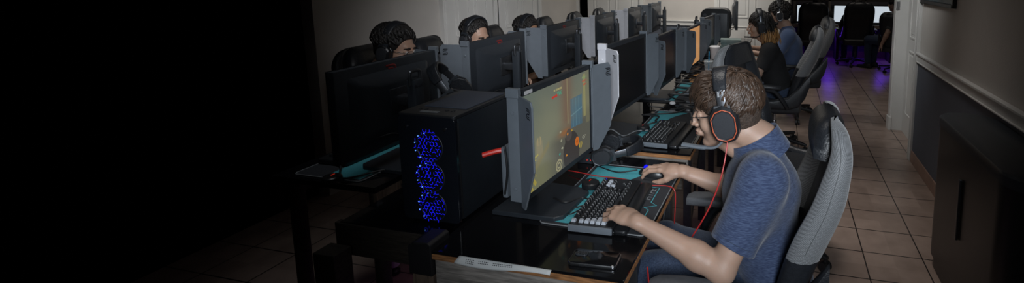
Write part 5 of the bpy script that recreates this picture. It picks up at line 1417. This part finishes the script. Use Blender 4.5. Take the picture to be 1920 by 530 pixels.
# the player in the foreground -----------------------------------------------------------
MM = head_m((-0.190, 1.655, 1.128), R(181), R(10))
t, body, sh_o = figure('person with wavy brown hair in a navy heather shirt, typing at the near desk', MM, 1.07, 0.0032,
    (-0.005, 1.66, 0.56), (-0.062, 1.655, 0.86), (-0.068, 1.655, 1.030), (0, 1, 0),
    (-0.052, 1.490, 0.955), (-0.165, 1.395, 0.690), (-0.452, 1.425, 0.800),
    (-0.072, 1.835, 0.950), (-0.165, 1.930, 0.705), (-0.392, 1.872, 0.795),
    [(-0.44, 1.56, 0.525), (-0.44, 1.79, 0.525)], [(-0.40, 1.58, 0.09), (-0.42, 1.80, 0.09)],
    MT['skin'], MT['shirt_navy'], MT['jeans'],
    hand_l=dict(f=(-0.86, 0.40, 0.02), up=(0.05, -0.15, 1), side=(0.2, 1, 0), curls=[(22, 38, 20), (26, 40, 22), (28, 40, 24), (30, 42, 24)], spread=2, thumb=[(0.7, 0.6, -0.35), (0.9, 0.3, -0.4), (0.95, 0.1, -0.4)]),
    hand_r=dict(f=(-0.97, 0.22, 0.0), up=(0.0, -0.10, 1), side=(0, -1, 0), curls=[(10, 26, 22), (10, 28, 24), (16, 36, 26), (20, 40, 28)], spread=3, thumb=[(0.80, 0.55, -0.55), (0.95, 0.15, -0.45), (0.98, 0.0, -0.3)]),
    sleeve=0.74, waist=(-0.062, 1.66, 0.70), gw=1.6, clothes_h=0.0040, sleeve_r=(0.064, 0.070), fold=0.0030)
# polo collar
q = MB(); rings = []
nb = Vector((-0.085, 1.655, 1.035)); nx_ = Vector((-0.80, 0, 0.60)).normalized()
ux_ = Vector((0.60, 0, 0.80)).normalized(); uy_ = Vector((0, 1, 0))
ax_up = Vector((-0.35, 0, 0.93)).normalized(); ax_f = Vector((-0.93, 0, -0.35)).normalized()
for i in range(33):
    a = R(-162 + 324 * i / 32) + PI      # open at the front
    d = ax_f * math.cos(a) * 0.082 + uy_ * math.sin(a) * 0.074
    o = nb + d
    dn = d.normalized(); front = max(0, -math.cos(a - PI) * -1) 
    fr_ = (1 + math.cos(a)) / 2
    low = 0.052 + 0.020 * fr_
    rings.append([o + ax_up * 0.022 + dn * 0.000 - ax_up * 0.03 * fr_, o + ax_up * 0.026 + dn * 0.006 - ax_up * 0.03 * fr_, o + dn * 0.020 - ax_up * low * 0.5 - ax_up * 0.03 * fr_, o + dn * 0.027 - ax_up * (low + 0.03 * fr_), o + dn * 0.021 - ax_up * (low + 0.003 + 0.03 * fr_), o + dn * 0.010 - ax_up * 0.035 * (1 + fr_ * .6), o - dn * 0.003 - ax_up * 0.02])
q.loft(rings); q.build('collar', MT['shirt_navy'], sh_o, True, 0, 70)
# sleeve hems
for sh, el_ in (((-0.052, 1.490, 0.955), (-0.165, 1.395, 0.690)), ((-0.072, 1.835, 0.950), (-0.165, 1.930, 0.705))):
    a, b = Vector(sh), Vector(el_); p = a.lerp(b, 0.74); n_ = (b - a).normalized(); x_, y_, _ = frame_of(n_)
    q = MB(); r_ = 0.0735
    for off in (0.022,):
        q.tube([p - n_ * off + (x_ * math.cos(k) + y_ * math.sin(k)) * r_ for k in np.linspace(0, 2 * PI, 37)], 0.0012, 5, False)
    q.build('hem_seam', MT['jeans'], sh_o)
hc = hair_cap(MM, 1.07, MT['hair_fade'], t, 0, 0.0034, 0.008)
locks(MM, 1.07, MT['hair_brown'], t, 950, 21, 0.075, flow=(0.45, 0.0), r=0.0040, lift=0.013, zmin=0.040, curl=0.006, band=True)
locks(MM, 1.07, MT['hair_brown'], t, 340, 22, 0.070, flow=(1.6, 0.15), r=0.0042, lift=0.016, zmin=0.070, curl=0.008, lift2=0.022, name='fringe_locks', band=True, xmin=0.02)
eyes(MM, 1.07, t, True, 'hair_fade'); lips(MM, 1.07, t)
headset(MM, 'black headset with orange rings and microphone worn by the brown-haired player', accent=True, mic_side=1, group=None, sc=1.06, cupk=1.30, bup=0.004)
glasses(MM, 1.07, 'thin dark eyeglasses worn by the brown-haired player')

# the three players behind the left-hand monitors ------------------------------------------
def left_player(label, hx, hy, hz, yaw, pitch, shirt, skin, hs, seed, hlabel, wav=0.06, n=260, s=1.0, liftv=0.014, zmin=0.045, hc_g=0.010, boom=True, fh=0.0):
    M = head_m((hx, hy, hz), R(yaw), R(pitch)); yv = Vector((math.cos(R(yaw)), math.sin(R(yaw)), 0)); L = Vector((-yv.y, yv.x, 0))
    F = lambda f, l, z: tuple(Vector((hx, hy, 0)) + yv * f + L * l + Vector((0, 0, z)))
    t, b, so = figure(label, M, s, 0.006, F(-0.12, 0, 0.55), F(-0.12, 0, hz - 0.30), F(-0.08, 0, hz - 0.11), L,
        F(-0.10, 0.17, hz - 0.19), F(0.02, 0.24, hz - 0.42), F(0.24, 0.16, 0.835), F(-0.10, -0.17, hz - 0.19), F(0.02, -0.24, hz - 0.42), F(0.24, -0.16, 0.835),
        [F(0.30, 0.10, 0.50), F(0.30, -0.10, 0.50)], [F(0.28, 0.10, 0.09), F(0.28, -0.10, 0.09)], skin, shirt, MT['jeans'],
        hand_l=dict(side=-L), hand_r=dict(side=L), sleeve=0.7)
    hair_cap(M, s, hs, t, 0, 0.005, hc_g, fh)
    locks(M, s, hs, t, n, seed, wav, flow=(0.8, 0.0), r=0.0055, lift=liftv, zmin=zmin, curl=0.006, front=fh)
    eyes(M, s, t); lips(M, s, t)
    headset(M, hlabel, accent=False, mic_side=1, mic=boom, stripes=False)
    return M
M1 = left_player('person with tousled dark hair and glasses behind the shaded near-left monitor', -2.15, 2.27, 1.190, 6, 12, MT['shirt_black'], MT['skin2'], MT['hair_dark'], 31, 'black headset worn by the person with glasses at far left', 0.055, 320, 1.04, 0.015, 0.055, 0.006, True, 0.022)
glasses(M1, 1.04, 'thin glasses worn by the person behind the shaded near-left monitor')
left_player('person with short dark hair glancing down behind the second left-hand monitor', -2.15, 3.00, 1.165, -12, 12, MT['shirt_grey'], MT['skin2'], MT['hair_dark'], 32, 'black headset worn by the person glancing down', 0.045, 300, 1.0, 0.009, 0.06, 0.005, True, 0.048)
left_player('person with swept-up dark hair seen from the eyes up behind the third left-hand monitor', -2.12, 3.66, 1.128, -4, 10, MT['shirt_black'], MT['skin3'], MT['hair_dark'], 33, 'dark headset worn by the person seen from the eyes up', 0.05, 300, 1.0, 0.012, 0.06, 0.008, True, 0.03)

# woman in black -----------------------------------------------------------------------------
M = head_m((-0.215, 4.46, 1.150), R(192), R(6))
t, b, so = figure('person in black with long dark hair bleached at the ends, leaning to the desk', M, 0.97, 0.0055,
    (-0.01, 4.50, 0.54), (-0.10, 4.49, 0.82), (-0.13, 4.475, 1.015), (0, 1, 0),
    (-0.12, 4.34, 0.935), (-0.21, 4.25, 0.74), (-0.40, 4.42, 0.790), (-0.12, 4.64, 0.930), (-0.20, 4.72, 0.74), (-0.39, 4.76, 0.790),
    [(-0.42, 4.40, 0.51), (-0.42, 4.60, 0.51)], [(-0.40, 4.40, 0.09), (-0.40, 4.60, 0.09)], MT['skin'], MT['shirt_black'], MT['jeans'],
    hand_l=dict(f=(-1, 0.3, -0.1), side=(0, 1, 0)), hand_r=dict(f=(-1, 0, 0), side=(0, -1, 0)), sleeve=0.80, gw=1.5)
hair_cap(M, 0.97, MT['hair_dark'], t, 0, 0.005, 0.012)
locks(M, 0.97, MT['hair_dark'], t, 260, 41, 0.09, flow=(0.2, 0), r=0.006, lift=0.010, zmin=0.035, curl=0.006)
rg = random.Random(5)
for nm, mt_, a0, a1, n_ in (('long_hair', MT['hair_dark'], 0.0, 0.50, 130), ('bleached_hair', MT['hair_blond'], 0.42, 1.0, 130)):
    q = MB(); rg = random.Random(5)
    for i in range(n_):
        ang = R(rg.uniform(75, 285)); z0 = rg.uniform(0.0, 0.07)
        st = Vector((-0.018 + 0.106 * math.cos(ang), 0.088 * math.sin(ang), z0)); e = Vector((-0.045 + 0.110 * math.cos(ang) + rg.uniform(-0.03, 0.03), 0.105 * math.sin(ang) + rg.uniform(-0.02, 0.02), rg.uniform(-0.20, -0.145)))
        pts = []
        for k in range(9):
            f = a0 + (a1 - a0) * k / 8
            p = st.lerp(e, f) + Vector((0.018 * math.cos(ang), 0.018 * math.sin(ang), 0)) * math.sin(PI * f) + Vector((0.006 * math.sin(f * 7 + i), 0.006 * math.cos(f * 6 + i), 0))
            pts.append(M @ (p * 0.97))
        rr = [0.0062 * (1 - 0.35 * (a0 + (a1 - a0) * k / 8)) for k in range(9)]
        if a1 > 0.9: rr[-1] = 0.0008; rr[-2] *= 0.6
        q.tube(pts, rr, 6, True, 0.6)
    q.build(nm, mt_, t, True, 0, 80)
eyes(M, 0.97, t); lips(M, 0.97, t)
headset(M, 'black headset with microphone worn by the woman in black', accent=False, mic_side=1, stripes=False)
# man in blue -----------------------------------------------------------------------------
M = head_m((-0.055, 5.36, 1.190), R(186), R(4))
t, b, so = figure('bearded person with dark curly hair and glasses in a plain blue shirt beyond the woman', M, 1.03, 0.0060,
    (0.12, 5.38, 0.55), (0.075, 5.38, 0.85), (0.02, 5.37, 1.06), (0, 1, 0),
    (0.05, 5.20, 0.97), (-0.08, 5.12, 0.74), (-0.35, 5.20, 0.790), (0.05, 5.56, 0.97), (-0.08, 5.62, 0.74), (-0.35, 5.50, 0.790),
    [(-0.30, 5.28, 0.51), (-0.30, 5.50, 0.51)], [(-0.28, 5.28, 0.09), (-0.28, 5.50, 0.09)], MT['skin'], MT['shirt_blue'], MT['jeans'],
    hand_l=dict(side=(0, 1, 0)), hand_r=dict(side=(0, -1, 0)), gw=1.5)
hair_cap(M, 1.03, MT['hair_dark'], t, 0, 0.005, 0.016)
locks(M, 1.03, MT['hair_dark'], t, 320, 51, 0.05, flow=(0.3, 0), r=0.0075, lift=0.018, zmin=0.02, curl=0.014)
c = Clay(0.005); X3 = np.array(M.to_3x3()); P = lambda x, y, z: np.array(M @ Vector((x, y, z)))
c.ell(P(0.042, 0, -0.088), (0.060, 0.058, 0.040), X3); c.ell(P(0.125, 0, -0.052), (0.026, 0.03, 0.026), X3, 0.008, True); c.ell(P(0.02, 0, -0.02), (0.06, 0.10, 0.05), X3, 0.01, True)
c.warp = folds(0.002, 120, 4); c.mesh('beard', MT['hair_dark'], t)
eyes(M, 1.03, t); lips(M, 1.03, t)
headset(M, 'silver-capped headset with microphone worn by the bearded person', accent=False, mic_side=1, cup='metal', stripes=False)
glasses(M, 1.03, 'thin glasses worn by the bearded person in the blue shirt')

# back room --------------------------------------------------------------------------------
def back_player(label, hx, hy, hz, yaw, shirt, seed, arms_down=False):
    M = head_m((hx, hy, hz), R(yaw), R(4)); yv = Vector((math.cos(R(yaw)), math.sin(R(yaw)), 0)); L = Vector((-yv.y, yv.x, 0))
    F = lambda f, l, z: tuple(Vector((hx, hy, 0)) + yv * f + L * l + Vector((0, 0, z)))
    if arms_down: A = (F(-0.06, 0.19, hz - 0.21), F(-0.05, 0.26, hz - 0.45), F(0.04, 0.27, hz - 0.66), F(-0.06, -0.19, hz - 0.21), F(-0.02, -0.24, hz - 0.45), F(0.18, -0.20, hz - 0.5))
    else: A = (F(-0.06, 0.18, hz - 0.2), F(0.06, 0.26, hz - 0.40), F(0.30, 0.16, 0.76), F(-0.06, -0.18, hz - 0.2), F(0.06, -0.26, hz - 0.40), F(0.30, -0.16, 0.76))
    t, b, so = figure(label, M, 1.0, 0.010, F(-0.06, 0, 0.53), F(-0.07, 0, hz - 0.32), F(-0.04, 0, hz - 0.12), L, *A,
        [F(0.38, 0.10, 0.50), F(0.38, -0.10, 0.50)], [F(0.38, 0.10, 0.09), F(0.38, -0.10, 0.09)], MT['skin'], shirt, MT['jeans'],
        hand_l=dict(side=-L, up=yv if not arms_down else L), hand_r=dict(side=L), sleeve=0.8)
    hair_cap(M, 1.0, MT['hair_dark'], t, 0, 0.008, 0.014)
    locks(M, 1.0, MT['hair_dark'], t, 110, seed, 0.05, r=0.008, lift=0.014, zmin=0.02, curl=0.01)
back_player('person with black hair seated in the big black chair in the back room', 1.27, 9.22, 1.05, 95, MT['shirt_black'], 61)
back_player('dark-clothed person at the left-hand back-room screen, only the hair in view', 0.60, 9.05, 1.10, 98, MT['shirt_black'], 62)
back_player('person in dark grey at the right of the back room, bare arm hanging', 1.80, 8.70, 1.13, 140, MT['shirt_grey'], 63, True)

# ------------------------------------------------------------------ back-room furniture
t = world_thing('long_desk', (1.4, 9.72, 0), 'long desk with tan edge along the far wall of the purple-lit back room', 'desk')
MB().box((1.52, 9.72, 0.68), (2.94, 0.52, 0.03), chamfer=0.003).build('desk_surface', MT['casing2'], t, False)
MB().box((1.52, 9.455, 0.66), (2.94, 0.02, 0.06)).build('front_edge', MT['shelfwood'], t, False, 0.002)
for x in (0.09, 1.0, 1.95, 2.9): MB().box((x, 9.70, 0.33), (0.05, 0.46, 0.66)).build('leg', MT['darkwood'], t, False, 0.003)
def flat_screen(x0, x1, z0, z1, y, label, rz=0):
    t = empty('flat_monitor', ((x0 + x1) / 2, y, 0.695), rz, label, 'monitor', 'lit screens of the back room')
    W, z = x1 - x0, (z0 + z1) / 2 - 0.695; H = z1 - z0
    MB().box((0, 0.012, z), (W + 0.03, 0.022, H + 0.03), chamfer=0.003).build('housing', MT['casing2'], t)
    MB().box((0, -0.001, z), (W, 0.004, H)).build('screen', MT['screen_white'], t, False)
    q = MB(); q.box((0, 0.05, z * 0.6), (0.04, 0.02, z * 1.2)); q.box((0, 0.04, 0.006), (0.22, 0.16, 0.012), chamfer=0.003); q.build('stand', MT['casing2'], t, False)
flat_screen(0.25, 0.80, 0.735, 1.04, 9.62, 'lit white screen at the left of the back room, partly behind a seated person\'s hair')
flat_screen(0.93, 1.44, 0.735, 1.04, 9.62, 'lit white screen in the middle of the back room, partly behind the big chair')
flat_screen(1.63, 2.12, 0.735, 1.04, 9.62, 'lit white screen at the right of the back room beside the person in grey')
t = world_thing('booth_frame', (1.45, 9.9, 0), 'grey wooden shelving frame with uprights behind the back-room screens', 'shelf')
for x in (0.20, 0.86, 1.52, 2.20, 2.9): MB().box((x, 9.86, 1.2), (0.045, 0.05, 1.0)).build('upright', MT['wood'], t, False, 0.003)
MB().box((1.45, 9.86, 1.13), (2.9, 0.05, 0.03)).build('rail', MT['darkwood'], t, False, 0.002)
MB().box((1.45, 9.86, 1.69), (2.9, 0.05, 0.03)).build('rail', MT['darkwood'], t, False, 0.002)
t = world_thing('computer_case', (1.53, 9.72, 0.695), 'black computer case between the middle and right screens of the back room', 'computer')
MB().box((1.535, 9.72, 0.88), (0.11, 0.34, 0.36), chamfer=0.004).build('body', MT['casing2'], t)
MB().box((1.535, 9.546, 0.88), (0.09, 0.008, 0.33), chamfer=0.002).build('front_grille', MT['casing'], t)
